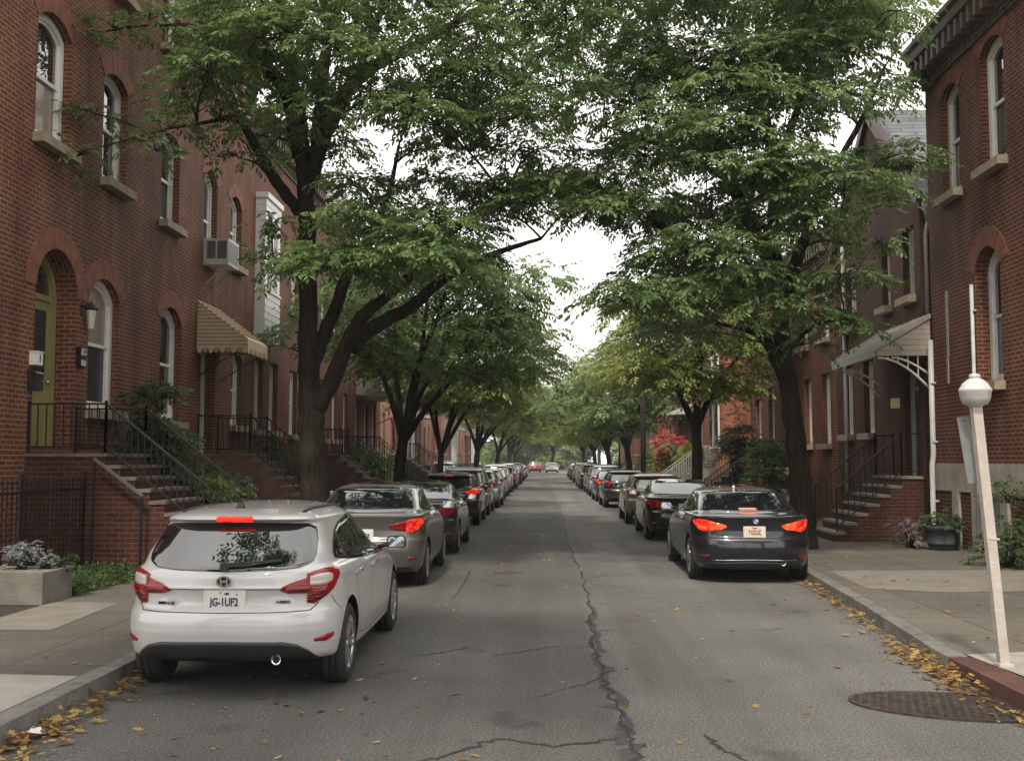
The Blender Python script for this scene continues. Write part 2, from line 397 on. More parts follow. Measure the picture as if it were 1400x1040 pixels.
# ---------------------------------------------------------------- world and light
SUN_EL, SUN_AZ = 56.0, 191.0     # azimuth: degrees clockwise from +Y, where the light comes from
w = bpy.data.worlds.new('World'); scene.world = w; w.use_nodes = True
nt = w.node_tree; L = nt.links
bg = nt.nodes['Background']
sky = nt.nodes.new('ShaderNodeTexSky'); sky.sky_type = 'NISHITA'; sky.sun_disc = False
sky.sun_elevation = Rd(SUN_EL); sky.sun_rotation = Rd(SUN_AZ)
sky.air_density = 1.0; sky.dust_density = 4.0; sky.ozone_density = 1.0
hs = nt.nodes.new('ShaderNodeHueSaturation'); hs.inputs['Saturation'].default_value = 0.25
L.new(sky.outputs['Color'], hs.inputs['Color'])
tcw = nt.nodes.new('ShaderNodeTexCoord')
nz = nt.nodes.new('ShaderNodeTexNoise'); nz.inputs['Scale'].default_value = 2.2; nz.inputs['Detail'].default_value = 6
L.new(tcw.outputs['Generated'], nz.inputs['Vector'])
cr = nt.nodes.new('ShaderNodeValToRGB')
cr.color_ramp.elements[0].position = 0.3; cr.color_ramp.elements[0].color = (9.6, 9.35, 9.0, 1)
cr.color_ramp.elements[1].position = 0.75; cr.color_ramp.elements[1].color = (13.2, 12.7, 12.4, 1)
L.new(nz.outputs['Fac'], cr.inputs['Fac'])
mxw = nt.nodes.new('ShaderNodeMix'); mxw.data_type = 'RGBA'; mxw.inputs['Factor'].default_value = 0.82
L.new(hs.outputs['Color'], mxw.inputs['A']); L.new(cr.outputs['Color'], mxw.inputs['B'])
L.new(mxw.outputs['Result'], bg.inputs['Color'])
bg.inputs['Strength'].default_value = 0.14
sd = bpy.data.lights.new('sun', 'SUN'); sd.energy = 2.5; sd.angle = Rd(5); sd.color = (1.0, 0.91, 0.77)
so = bpy.data.objects.new('sun', sd); COL.objects.link(so)
az, el = Rd(SUN_AZ), Rd(SUN_EL)
dvec = Vector((math.sin(az) * math.cos(el), math.cos(az) * math.cos(el), math.sin(el)))
so.rotation_euler = dvec.to_track_quat('Z', 'Y').to_euler()
so.location = dvec * 60
scene.view_settings.view_transform = 'Standard'
scene.view_settings.look = 'None'
scene.view_settings.exposure = 0.62
scene.view_settings.gamma = 1.0
scene.view_settings.use_curve_mapping = False

# ---------------------------------------------------------------- ground, road, pavements
def asphalt():
    m = bpy.data.materials.new('asphalt'); m.use_nodes = True
    nt = m.node_tree; L = nt.links; b = nt.nodes['Principled BSDF']
    b.inputs['Roughness'].default_value = 0.85; b.inputs['Specular IOR Level'].default_value = 0.3
    tc = nt.nodes.new('ShaderNodeTexCoord')
    n1 = nt.nodes.new('ShaderNodeTexNoise'); n1.inputs['Scale'].default_value = 0.35; n1.inputs['Detail'].default_value = 7; n1.inputs['Roughness'].default_value = 0.6
    n2 = nt.nodes.new('ShaderNodeTexNoise'); n2.inputs['Scale'].default_value = 55; n2.inputs['Detail'].default_value = 3
    v = nt.nodes.new('ShaderNodeTexVoronoi'); v.inputs['Scale'].default_value = 75
    for n in (n1, n2, v): L.new(tc.outputs['Object'], n.inputs['Vector'])
    r = nt.nodes.new('ShaderNodeValToRGB')
    r.color_ramp.elements[0].position = 0.3; r.color_ramp.elements[0].color = (0.052, 0.0505, 0.0475, 1)
    r.color_ramp.elements[1].position = 0.7; r.color_ramp.elements[1].color = (0.09, 0.0875, 0.0825, 1)
    L.new(n1.outputs['Fac'], r.inputs['Fac'])
    # a paler strip right of the long joint
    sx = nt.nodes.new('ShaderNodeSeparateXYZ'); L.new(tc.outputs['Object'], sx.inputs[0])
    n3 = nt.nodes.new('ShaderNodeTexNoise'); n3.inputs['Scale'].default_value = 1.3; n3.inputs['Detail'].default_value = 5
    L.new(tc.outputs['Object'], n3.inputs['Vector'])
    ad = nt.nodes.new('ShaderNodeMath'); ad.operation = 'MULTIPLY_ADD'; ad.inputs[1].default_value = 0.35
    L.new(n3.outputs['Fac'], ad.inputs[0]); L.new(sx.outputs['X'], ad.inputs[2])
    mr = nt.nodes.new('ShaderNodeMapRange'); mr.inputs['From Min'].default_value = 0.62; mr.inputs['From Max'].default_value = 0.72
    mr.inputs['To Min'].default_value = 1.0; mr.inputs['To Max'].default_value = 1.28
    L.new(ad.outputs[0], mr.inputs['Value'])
    # lanes polished and stained by tyres: streaks along the street
    mpl = nt.nodes.new('ShaderNodeMapping'); mpl.inputs['Scale'].default_value = (1.6, 0.07, 1); L.new(tc.outputs['Object'], mpl.inputs['Vector'])
    nl = nt.nodes.new('ShaderNodeTexNoise'); nl.inputs['Scale'].default_value = 1.0; nl.inputs['Detail'].default_value = 4; L.new(mpl.outputs['Vector'], nl.inputs['Vector'])
    rl = nt.nodes.new('ShaderNodeMapRange'); rl.inputs['From Min'].default_value = 0.3; rl.inputs['From Max'].default_value = 0.7; rl.inputs['To Min'].default_value = 0.78; rl.inputs['To Max'].default_value = 1.2
    L.new(nl.outputs['Fac'], rl.inputs['Value'])
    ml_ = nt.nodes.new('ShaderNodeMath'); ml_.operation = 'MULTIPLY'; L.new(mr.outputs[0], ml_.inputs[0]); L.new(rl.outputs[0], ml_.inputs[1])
    # old oil spots
    no = nt.nodes.new('ShaderNodeTexNoise'); no.inputs['Scale'].default_value = 1.1; no.inputs['Detail'].default_value = 3; L.new(tc.outputs['Object'], no.inputs['Vector'])
    ro = nt.nodes.new('ShaderNodeMapRange'); ro.inputs['From Min'].default_value = 0.27; ro.inputs['From Max'].default_value = 0.36; ro.inputs['To Min'].default_value = 0.62; ro.inputs['To Max'].default_value = 1.0
    L.new(no.outputs['Fac'], ro.inputs['Value'])
    mo_ = nt.nodes.new('ShaderNodeMath'); mo_.operation = 'MULTIPLY'; L.new(ml_.outputs[0], mo_.inputs[0]); L.new(ro.outputs[0], mo_.inputs[1])
    mr = mo_
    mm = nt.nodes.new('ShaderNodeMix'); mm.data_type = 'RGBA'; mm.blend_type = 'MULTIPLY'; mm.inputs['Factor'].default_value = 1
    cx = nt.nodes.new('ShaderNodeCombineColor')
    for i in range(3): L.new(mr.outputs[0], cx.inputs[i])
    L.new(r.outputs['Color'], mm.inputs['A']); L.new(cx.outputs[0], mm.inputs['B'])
    # pale and dark chippings
    r2 = nt.nodes.new('ShaderNodeValToRGB')
    e = r2.color_ramp.elements
    e[0].position = 0.25; e[0].color = (0.6, 0.6, 0.6, 1); e[1].position = 0.72; e[1].color = (2.3, 2.25, 2.1, 1)
    k = e.new(0.5); k.color = (1, 1, 1, 1)
    L.new(n2.outputs['Fac'], r2.inputs['Fac'])
    m2 = nt.nodes.new('ShaderNodeMix'); m2.data_type = 'RGBA'; m2.blend_type = 'MULTIPLY'; m2.inputs['Factor'].default_value = 1
    L.new(mm.outputs['Result'], m2.inputs['A']); L.new(r2.outputs['Color'], m2.inputs['B'])
    L.new(m2.outputs['Result'], b.inputs['Base Color'])
    bp = nt.nodes.new('ShaderNodeBump'); bp.inputs['Strength'].default_value = 0.6; bp.inputs['Distance'].default_value = 0.008
    L.new(v.outputs['Distance'], bp.inputs['Height']); L.new(bp.outputs['Normal'], b.inputs['Normal'])
    return m
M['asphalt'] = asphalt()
def paving(name, c, slab=1.5, joint=0.02, var=0.25):
    m = brick_mat(name, tuple(x * 1.08 for x in c), tuple(x * 0.8 for x in c), tuple(x * 0.45 for x in c), bw=slab, bh=slab, ms=joint * 0.5, stain=var, bump=0.4)
    nt = m.node_tree; L = nt.links
    br = [n for n in nt.nodes if n.type == 'TEX_BRICK'][0]; br.offset = 0.0
    mx = [n for n in nt.nodes if n.type == 'MIX'][0]
    n2 = nt.nodes.new('ShaderNodeTexNoise'); n2.inputs['Scale'].default_value = 45; n2.inputs['Detail'].default_value = 4
    tc = nt.nodes.new('ShaderNodeTexCoord'); L.new(tc.outputs['Object'], n2.inputs['Vector'])
    r = nt.nodes.new('ShaderNodeValToRGB'); r.color_ramp.elements[0].position = 0.3; r.color_ramp.elements[1].position = 0.7
    r.color_ramp.elements[0].color = (0.7, 0.7, 0.7, 1); r.color_ramp.elements[1].color = (1.35, 1.33, 1.28, 1)
    L.new(n2.outputs['Fac'], r.inputs['Fac'])
    m2 = nt.nodes.new('ShaderNodeMix'); m2.data_type = 'RGBA'; m2.blend_type = 'MULTIPLY'; m2.inputs['Factor'].default_value = 1
    L.new(mx.outputs['Result'], m2.inputs['A']); L.new(r.outputs['Color'], m2.inputs['B'])
    L.new(m2.outputs['Result'], nt.nodes['Principled BSDF'].inputs['Base Color'])
    return m
M['paving_dark'] = paving('paving_dark', (0.118, 0.109, 0.094))
M['paving_pale'] = mat('paving_pale', (0.25, 0.235, 0.205), 0.9, var=0.14, vscale=4, bump=0.3, bscale=60)
M['paving_mid'] = mat('paving_mid', (0.16, 0.145, 0.12), 0.9, var=0.18, vscale=4, bump=0.3, bscale=60)
M['kerb'] = mat('kerb', (0.13, 0.122, 0.108), 0.9, var=0.35, vscale=5, bump=0.5, bscale=40)
M['kerb_brick'] = brick_mat('kerb_brick', (0.125, 0.062, 0.055), (0.095, 0.048, 0.043), (0.07, 0.05, 0.044), bw=0.3, bh=0.28, ms=0.006)
M['soil'] = mat('soil', (0.035, 0.028, 0.02), 0.95, var=0.4, vscale=8, bump=0.5)
M['earth'] = mat('earth', (0.05, 0.055, 0.03), 0.95, var=0.4, vscale=0.3)
M['crack'] = mat('crack', (0.02, 0.02, 0.02), 0.95, var=0.3, vscale=20)
M['tar'] = mat('tar', (0.038, 0.037, 0.035), 0.8, var=0.3, vscale=20, bump=0.3, bscale=80)

YFAR = 330.0
b = MB(); b.add([(-300, -120, -0.06), (300, -120, -0.06), (300, 480, -0.06), (-300, 480, -0.06)], [(0, 1, 2, 3)])
tag(b.build('ground', M['earth']), kind='structure')
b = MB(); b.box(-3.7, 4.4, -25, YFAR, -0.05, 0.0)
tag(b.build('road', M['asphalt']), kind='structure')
PZ = 0.13
KR = [(-25, 3.52), (7.0, 3.5), (8.2, 3.49), (9.3, 3.5), (10.0, 3.52), (11.2, 3.62), (12.2, 3.7), (13.2, 3.79), (15, 3.9), (17, 4.03), (20, 4.12), (24, 4.15), (YFAR, 4.15)]
def kr(y): return float(np.interp(y, [p[0] for p in KR], [p[1] for p in KR]))
KW = 0.19
def strip(name, ya, yb, fa, fb, z0, z1, m, step=0.6, kind='structure', jig=0.0):
    n = max(2, int((yb - ya) / step)); b = MB(); vs = []; fs = []
    for i in range(n + 1):
        y = ya + (yb - ya) * i / n; j = random.uniform(-jig, jig)
        a, c = fa(y) + j, fb(y)
        vs += [(a, y, z0), (a + (0.012 if c > a else -0.012), y, z1), (c, y, z1), (c, y, z0)]
        if i:
            k = 4 * i; fs += [(k - 4, k - 3, k + 1, k), (k - 3, k - 2, k + 2, k + 1), (k - 2, k - 1, k + 3, k + 2)]
    fs += [(0, 3, 2, 1), (4 * n, 4 * n + 1, 4 * n + 2, 4 * n + 3)]
    b.add(vs, fs); me = b.mesh(name, m); fix_normals(me)
    return tag(link(name, me), kind=kind)
strip('kerb_right', 9.62, YFAR, kr, lambda y: kr(y) + KW, -0.04, PZ + 0.004, M['kerb'], 0.45, jig=0.006)
strip('kerb_left', -25, YFAR, lambda y: -3.52, lambda y: -3.52 - KW, -0.04, PZ + 0.004, M['kerb'], 0.5, jig=0.006)
strip('brick_kerb', -25, 9.6, kr, lambda y: kr(y) + 0.28, -0.04, PZ + 0.002, M['kerb_brick'], 0.3, jig=0.004)
strip('sidewalk_right', -25, YFAR, lambda y: kr(y) + (KW if y > 9.6 else 0.3) - 0.001, lambda y: 9.4, -0.04, PZ, M['paving_dark'], 0.3)
strip('sidewalk_left', -25, YFAR, lambda y: -3.52 - KW + 0.001, lambda y: -5.98, -0.04, PZ, M['paving_dark'], 0.6)
strip('yard_left', -25, YFAR, lambda y: -5.98, lambda y: -9.0, -0.04, PZ - 0.01, M['soil'], 2.0)
def sheet(name, pts, z, m):
    b = MB(); b.add([(x, y, z) for x, y in pts], [tuple(range(len(pts)))]); me = b.mesh(name, m)
    if me.polygons[0].normal.z < 0: me.flip_normals()
    return tag(link(name, me), kind='structure')
sheet('sidewalk_slab', [(-3.72, 5.2), (-3.72, 8.55), (-5.6, 8.7), (-5.97, 8.72), (-5.97, 5.2)], PZ + 0.004, M['paving_pale'])
sheet('sidewalk_slab', [(3.81, 8.75), (3.72, 9.72), (4.4, 9.9), (6.5, 9.9), (6.5, 8.75)], PZ + 0.004, M['paving_pale'])
sheet('sidewalk_slab', [(5.2, 14.2), (4.3, 14.6), (4.4, 16.9), (7.9, 17.1), (7.9, 14.6)], PZ + 0.004, M['paving_mid'])
sheet('sidewalk_slab', [(-5.0, 10.8), (-5.95, 10.8), (-5.95, 12.9), (-5.15, 12.9)], PZ + 0.004, M['paving_mid'])

def crack(pts, w0, name='road_crack', m='crack', z=0.004, wob=0.05, steps=8):
    ps = []
    for i in range(len(pts) - 1):
        a, c = Vector(pts[i]), Vector(pts[i + 1])
        for k in range(steps):
            p = a.lerp(c, k / steps); ps.append(p + Vector((random.uniform(-wob, wob), random.uniform(-wob, wob), 0)) * (0 if k == 0 and i == 0 else 1))
    ps.append(Vector(pts[-1])); vs = []; fs = []; n = len(ps)
    for i, p in enumerate(ps):
        d = (ps[min(i + 1, n - 1)] - ps[max(i - 1, 0)]).normalized(); s = Vector((d.y, -d.x, 0))
        t = i / (n - 1); wd = w0 * random.uniform(0.3, 1.3) * (0.25 + 0.75 * min(1, 4 * (1 - t))) * 0.5
        q1, q2 = p + s * wd, p - s * wd * random.uniform(0.3, 1.2)
        vs += [(q1.x, q1.y, z), (q2.x, q2.y, z)]
        if i: fs.append((2 * i - 2, 2 * i - 1, 2 * i + 1, 2 * i))
    b = MB(); b.add(vs, fs); me = b.mesh(name, M[m])
    if me.polygons[0].normal.z < 0: me.flip_normals()
    return tag(link(name, me), kind='structure')
G = lambda x, y: tuple(ground(x, y))
main_crack = [(880, 1060), (862, 1020), (848, 985), (836, 950), (822, 920), (813, 885), (808, 850), (805, 820), (797, 790), (785, 765), (775, 740), (769, 715), (765, 690), (762, 668)]
crack([G(*p) for p in main_crack], 0.042, wob=0.04)
crack([G(*p) for p in main_crack[:8]], 0.15, m='tar', z=0.002, wob=0.06, steps=6)
for pts, wd in [([(815, 885), (760, 883), (700, 893), (672, 897)], 0.03), ([(655, 882), (600, 892), (560, 898)], 0.03), ([(840, 915), (800, 935), (760, 945), (728, 955)], 0.025),
                ([(560, 915), (525, 920), (505, 924)], 0.03), ([(845, 1010), (760, 1020), (680, 1010), (600, 1035), (560, 1045)], 0.06), ([(965, 1003), (985, 1025), (1040, 1045)], 0.05),
                ([(643, 780), (632, 800), (618, 820)], 0.045), ([(700, 853), (680, 858)], 0.03), ([(800, 790), (840, 786)], 0.04), ([(812, 825), (835, 826)], 0.04), ([(815, 862), (842, 860)], 0.03),
                ([(768, 705), (750, 712), (733, 716)], 0.07)]:
    crack([G(*p) for p in pts], wd * .7, wob=0.03)

# a little moisture in the air lifts the far end of the street
HAZE = 0.0004
if HAZE > 0:
    b = MB(); b.box(-305, 305, -125, 485, -1.1, 34)
    hm = bpy.data.materials.new('haze'); hm.use_nodes = True; hn = hm.node_tree
    hn.nodes.remove(hn.nodes['Principled BSDF'])
    pv = hn.nodes.new('ShaderNodeVolumePrincipled'); pv.inputs['Color'].default_value = (0.9, 0.92, 0.93, 1); pv.inputs['Density'].default_value = HAZE
    hn.links.new(pv.outputs[0], hn.nodes['Material Output'].inputs['Volume'])
    hme = b.mesh('haze', hm, uv=False); fix_normals(hme); tag(link('haze', hme), 'pale haze hanging in the street', 'haze', kind='stuff')
# drain cover: a large waffled iron grate lying in the road
def drain_cover():
    c = Vector((3.08, 8.27, 0)); b = MB(); ax = Vector((0.93, -0.28, 0)).normalized(); ay = Vector((-ax.y, ax.x, 0))
    RX, RY = 0.76, 0.44
    t = thing('drain_cover', 'rusty waffled iron drain cover set in the road by the brick kerb', 'drain cover', (c.x, c.y, 0))
    n = 40; ring = [(ax * math.cos(2 * PI * i / n) * RX + ay * math.sin(2 * PI * i / n) * RY) for i in range(n)]
    b.add([(p.x, p.y, 0.006) for p in ring], [tuple(range(n))])
    b.build('base_plate', mat('drain_pit', (0.02, 0.014, 0.011), 0.9), t)
    r = MB(); k = 0.062; i = -12
    while i <= 12:
        for (u, v, RU, RV) in ((ax, ay, RX, RY), (ay, ax, RY, RX)):
            o = i * k
            if abs(o) < RV * 0.97:
                h = RU * math.sqrt(1 - (o / RV) ** 2) * 0.98
                r.bar(v * o - u * h + Vector((0, 0, 0.010 if u is ax else 0.0085)), v * o + u * h + Vector((0, 0, 0.010 if u is ax else 0.0085)), 0.026, 0.012)
        i += 1
    for i in range(n):
        r.bar(Vector((ring[i].x, ring[i].y, 0.009)), Vector((ring[(i + 1) % n].x, ring[(i + 1) % n].y, 0.009)), 0.03, 0.016)
    r.build('grate', mat('rusty_iron', (0.05, 0.036, 0.03), 0.75, metal=0.3, var=0.5, vscale=14), t)
drain_cover()
# ---------------------------------------------------------------- houses
def arc_pts(w, h, rise, n=10):
    """points of the opening's top from the right springing to the left one (local x, z)"""
    a = w / 2
    if rise <= 0.001: return [(a, h), (-a, h)]
    R = (a * a + rise * rise) / (2 * rise); cz = h - R
    t0 = math.asin(min(1, a / R))
    if rise > a: t0 = PI - t0
    return [(R * math.sin(t0 - 2 * t0 * i / n), cz + R * math.cos(t0 - 2 * t0 * i / n)) for i in range(n + 1)]
def outline(w, h, rise, inset=0.0, n=10):
    a = w / 2 - inset
    r = rise * (w - 2 * inset) / w if rise > 0 else 0
    top = arc_pts(w - 2 * inset, h - inset, r, n)
    return [(-a, inset), (a, inset)] + top
def ring(mb, A, B, v, m=0):
    n = len(A)
    vs = [(x, v, z) for x, z in A] + [(x, v, z) for x, z in B]
    mb.add(vs, [(i, (i + 1) % n, n + (i + 1) % n, n + i) for i in range(n)], m)
def wall_ring(mb, A, va, vb, m=0, flip=False):
    n = len(A); vs = [(x, va, z) for x, z in A] + [(x, vb, z) for x, z in A]
    mb.add(vs, [(i, n + i, n + (i + 1) % n, (i + 1) % n) if not flip else (i, (i + 1) % n, n + (i + 1) % n, n + i) for i in range(n)], m)
WCACHE = {}
def window_meshes(w, h, rise, framem, detail=True):
    key = (round(w, 2), round(h, 2), round(rise, 2), framem, detail)
    if key in WCACHE: return WCACHE[key]
    f = MB(); fw = 0.105
    o0 = outline(w, h, rise); o1 = outline(w, h, rise, fw)
    ring(f, o0, o1, 0.0); wall_ring(f, o0, 0.0, 0.1, flip=True); wall_ring(f, o1, 0.0, 0.07)
    hm = h * 0.5
    f.box(-w/2 + fw, w/2 - fw, 0.030, 0.075, hm - 0.03, hm + 0.03)
    # sash frames
    if detail:
        o2 = outline(w, h, rise, fw + 0.05)
        ring(f, o1, o2, 0.045); wall_ring(f, o2, 0.045, 0.08)
        f.box(-w/2 + fw, w/2 - fw, 0.055, 0.095, fw, fw + 0.08)
    fm = f.mesh('window', M[framem])
    def pane(lo, hi, v, name):
        p = MB()
        if hi is None:
            o = [(x, z) for x, z in outline(w, h, rise, fw * 0.8) if z > lo + 0.02]
            pts = [(-w/2 + fw*0.8, lo), (w/2 - fw*0.8, lo)] + o
        else:
            pts = [(-w/2 + fw*0.8, lo), (w/2 - fw*0.8, lo), (w/2 - fw*0.8, hi), (-w/2 + fw*0.8, hi)]
        n = len(pts)
        # old glass is slightly bowed: tilt each pane a hair
        jt = random.uniform(-0.006, 0.006)
        p.add([(x, v + jt * x, z) for x, z in pts] + [(x, v + 0.006 + jt * x, z) for x, z in pts],
              [tuple(range(n)), tuple(range(n, 2 * n))[::-1]] + [(i, n + i, n + (i + 1) % n, (i + 1) % n) for i in range(n)])
        return p.mesh(name, M['pane'])
    up = pane(hm, None, 0.066, 'upper_pane'); lo = pane(0.04, hm, 0.088, 'lower_pane')
    s = MB(); s.box(-w/2 - 0.07, w/2 + 0.07, -0.19, 0.05, -0.15, 0.0)
    sm = s.mesh('sill', M['stone'])
    WCACHE[key] = (fm, up, lo, sm); return WCACHE[key]

def add_window(house, u, o, rec):
    fm, up, lo, sm = window_meshes(o['w'], o['z1'] - o['z0'], o.get('rise', 0), o.get('frame', 'white_paint'), o.get('detail', True))
    wi = link('window', fm, house); wi.location = (u, rec, o['z0'])
    a = link('upper_pane', up, wi); c = link('lower_pane', lo, wi)
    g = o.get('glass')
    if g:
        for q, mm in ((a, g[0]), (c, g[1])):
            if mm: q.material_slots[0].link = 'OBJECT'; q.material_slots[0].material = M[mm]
    if o.get('sill', True):
        s = link('sill', sm, wi); s.location = (0, -rec, 0)
    return wi
def add_door(house, u, o, rec):
    w, h, rise = o['w'], o['z1'] - o['z0'], o.get('rise', 0)
    dm = M[o.get('door', 'dark_door')]; fm = M[o.get('frame', 'white_paint')]
    fw = 0.13; dz = min(h - rise - 0.08, h - 0.4) if o.get('transom', True) else h - fw
    b = MB()
    b.box(-w/2 + fw, w/2 - fw, 0.06, 0.11, 0.0, dz)
    for (za, zb) in ((0.12, dz * 0.4), (dz * 0.46, dz - 0.14)):
        x0, x1 = -w/2 + fw + 0.12, w/2 - fw - 0.12
        for (a, c, d, e) in ((x0, x1, za, za + 0.035), (x0, x1, zb - 0.035, zb), (x0, x0 + 0.035, za + 0.035, zb - 0.035), (x1 - 0.035, x1, za + 0.035, zb - 0.035)):
            b.box(a, c, 0.048, 0.062, d, e)
    d = b.build('door', dm, house); d.location = (u, rec, o['z0'])
    if o.get('label'): d['label'] = o['label']
    f = MB(); o0 = outline(w, h, rise); o1 = outline(w, h, rise, fw)
    o1 = [(o1[0][0], 0.0), (o1[1][0], 0.0)] + o1[2:]; o0 = o0[:]
    ring(f, o0, o1, 0.0); wall_ring(f, o1, 0.0, 0.1)
    if o.get('transom', True): f.box(-w/2 + fw, w/2 - fw, 0.02, 0.1, dz + 0.003, dz + 0.1)
    f.build('door_frame', fm, d)
    if o.get('transom', True):
        p = MB(); pts = [(-w/2 + fw, dz + 0.1), (w/2 - fw, dz + 0.1)] + [q for q in o1[2:] if q[1] > dz + 0.1]
        p.add([(x, 0.07, z) for x, z in pts], [tuple(range(len(pts)))]); p.build('transom_window', M['pane'], d)
    if o.get('glazed'):
        p = MB(); p.box(-w/2 + fw + 0.14, w/2 - fw - 0.14, 0.045, 0.058, dz * 0.48, dz - 0.16); p.build('door_window', M['pane_screen'], d)
    k = MB(); k.lathe([(0.0, 0.0), (0.012, 0.0), (0.012, 0.03), (0.03, 0.04), (0.033, 0.06), (0.0, 0.075)], (w/2 - fw - 0.07, 0.06, dz * 0.45), 10, axis='y')
    for i, v in enumerate(k.v): k.v[i] = (v[0], 0.12 - v[1], v[2])
    k.build('handle', M['chrome'], d)
    return d

def facade(mb, W, H, ops, z0=0.0, m=0, rec=0.14):
    us = sorted({0.0, W} | {o['u'] - o['w']/2 for o in ops} | {o['u'] + o['w']/2 for o in ops})
    zs = sorted({z0, H} | {o['z0'] for o in ops} | {o['z1'] for o in ops})
    for i in range(len(us) - 1):
        for j in range(len(zs) - 1):
            uc, zc = (us[i] + us[i+1]) / 2, (zs[j] + zs[j+1]) / 2
            if any(abs(uc - o['u']) < o['w']/2 and o['z0'] < zc < o['z1'] for o in ops): continue
            mb.add([(us[i], 0, zs[j]), (us[i+1], 0, zs[j]), (us[i+1], 0, zs[j+1]), (us[i], 0, zs[j+1])], [(0, 1, 2, 3)], m)
    for o in ops:
        w, h, rise, u, zb = o['w'], o['z1'] - o['z0'], o.get('rise', 0), o['u'], o['z0']
        r = o.get('rec', rec)
        if rise > 0.001:
            A = arc_pts(w, h, rise)
            for i in range(len(A) - 1):
                (xa, za), (xb, zb2) = A[i], A[i+1]
                mb.add([(u + xa, 0, zb + za), (u + xa, 0, zb + h), (u + xb, 0, zb + h), (u + xb, 0, zb + zb2)], [(0, 1, 2, 3)], m)
        O = [(u + x, zb + z) for x, z in outline(w, h, rise)]
        wall_ring(mb, O, 0.0, r + 0.1, m)
def voussoirs(mb, u, zb, w, h, rise, th=0.3, n=13, proud=0.014, m=0):
    a = w / 2; rise = max(rise, 0.05); R = (a * a + rise * rise) / (2 * rise); cz = h - R
    t0 = math.asin(min(1, a / R)) if rise <= a else PI - math.asin(min(1, a / R))
    R1, R2 = R + 0.004, R + th; g = 0.004
    for i in range(n):
        ta = t0 - 2 * t0 * i / n; tb = t0 - 2 * t0 * (i + 1) / n
        ta -= g / R2; tb += g / R2
        pts = [(u + rr * math.sin(t), zb + cz + rr * math.cos(t)) for rr, t in ((R1, tb), (R1, ta), (R2, ta), (R2, tb))]
        pr = proud + random.uniform(-0.003, 0.003)
        mb.prism([(p[0], p[1]) for p in pts], 'y', -pr, 0.02, m)

def house(name, label, side, y0, W, H, ops, brick='brick_red', D=9.0, group=None, cornice='brown', xf=8.0, arches=True, band=None, gable=None, cat='house', rec=0.14):
    if side == 'L': t = thing(name, label, cat, (-xf, y0, 0), Rd(90), group)
    else: t = thing(name, label, cat, (xf, y0 + W, 0), Rd(-90), group)
    for o in ops: o['u'] = (o['y'] - y0) if side == 'L' else (y0 + W - o['y'])
    b = MB(); facade(b, W, H, ops, -0.04, rec=rec)
    b.add([(0, 0, -0.04), (0, D, -0.04), (0, D, H), (0, 0, H)], [(0, 3, 2, 1)])
    b.add([(W, 0, -0.04), (W, D, -0.04), (W, D, H), (W, 0, H)], [(0, 1, 2, 3)])
    b.add([(0, D, -0.04), (W, D, -0.04), (W, D, H), (0, D, H)], [(0, 3, 2, 1)])
    if gable:
        b.add([(0, 0, H), (W, 0, H), (W * gable[0], 0, gable[1])], [(0, 1, 2)])
    else:
        b.add([(0, 0, H - 0.02), (W, 0, H - 0.02), (W, D, H - 0.02), (0, D, H - 0.02)], [(0, 1, 2, 3)], 1)
    b.build('wall', [M[brick], M['roofing']], t)
    if arches:
        for o in ops:
            a = MB()
            if o.get('rise', 0) > 0 and o.get('arch', True):
                voussoirs(a, o['u'], o['z0'], o['w'], o['z1'] - o['z0'], o['rise'], th=o.get('th', 0.32), n=max(9, int(o['w'] / 0.09)))
                a.build('brick_arch', M['arch_brick'], t)
    for o in ops:
        r = o.get('rec', rec)
        if o.get('kind', 'window') == 'window': add_window(t, o['u'], o, r)
        else: add_door(t, o['u'], o, r)
        if o.get('lintel'):
            l = MB(); l.box(o['u'] - o['w']/2 - 0.12, o['u'] + o['w']/2 + 0.12, -0.03, 0.06, o['z1'] + 0.002, o['z1'] + 0.24); l.build('lintel', M['stone_grey'], t)
    if cornice:
        c = MB(); mm = {'brown': 'cornice_brown', 'white': 'white_paint', 'grey': 'grey_paint', 'cream': 'cream_paint'}[cornice]
        prof = [(0.02, H - 0.55), (-0.06, H - 0.55), (-0.08, H - 0.42), (-0.12, H - 0.4), (-0.14, H - 0.1), (-0.38, H - 0.02), (-0.42, H + 0.12), (-0.5, H + 0.17), (-0.5, H + 0.26), (0.02, H + 0.3)]
        c.prism([(v, z) for v, z in prof], 'x', 0.0, W)
        k = int(W / 0.3)
        for i in range(k):
            u = W * (i + 0.5) / k
            c.box(u - 0.06, u + 0.06, -0.34, -0.12, H - 0.36, H - 0.045)
            c.box(u - 0.05, u + 0.05, -0.11, -0.05, H - 0.5, H - 0.43)
        c.build('cornice', M[mm], t)
    if band:
        c = MB()
        cuts = sorted([(max(0, o['u'] - o['w']/2 - 0.0), o['u'] + o['w']/2) for o in ops if o['z0'] < band[0] + 0.02 and o['z1'] > band[0]])
        u = 0
        for a0, a1 in cuts + [(W, W)]:
            if a0 > u: c.box(u, a0, -0.045, 0.03, band[0], band[1])
            u = a1
        c.build('stone_band', M['stone_grey'], t)
    return t
def W_(y, w, z0, z1, rise=0.0, **k): return dict(y=y, w=w, z0=z0, z1=z1, rise=rise, **k)

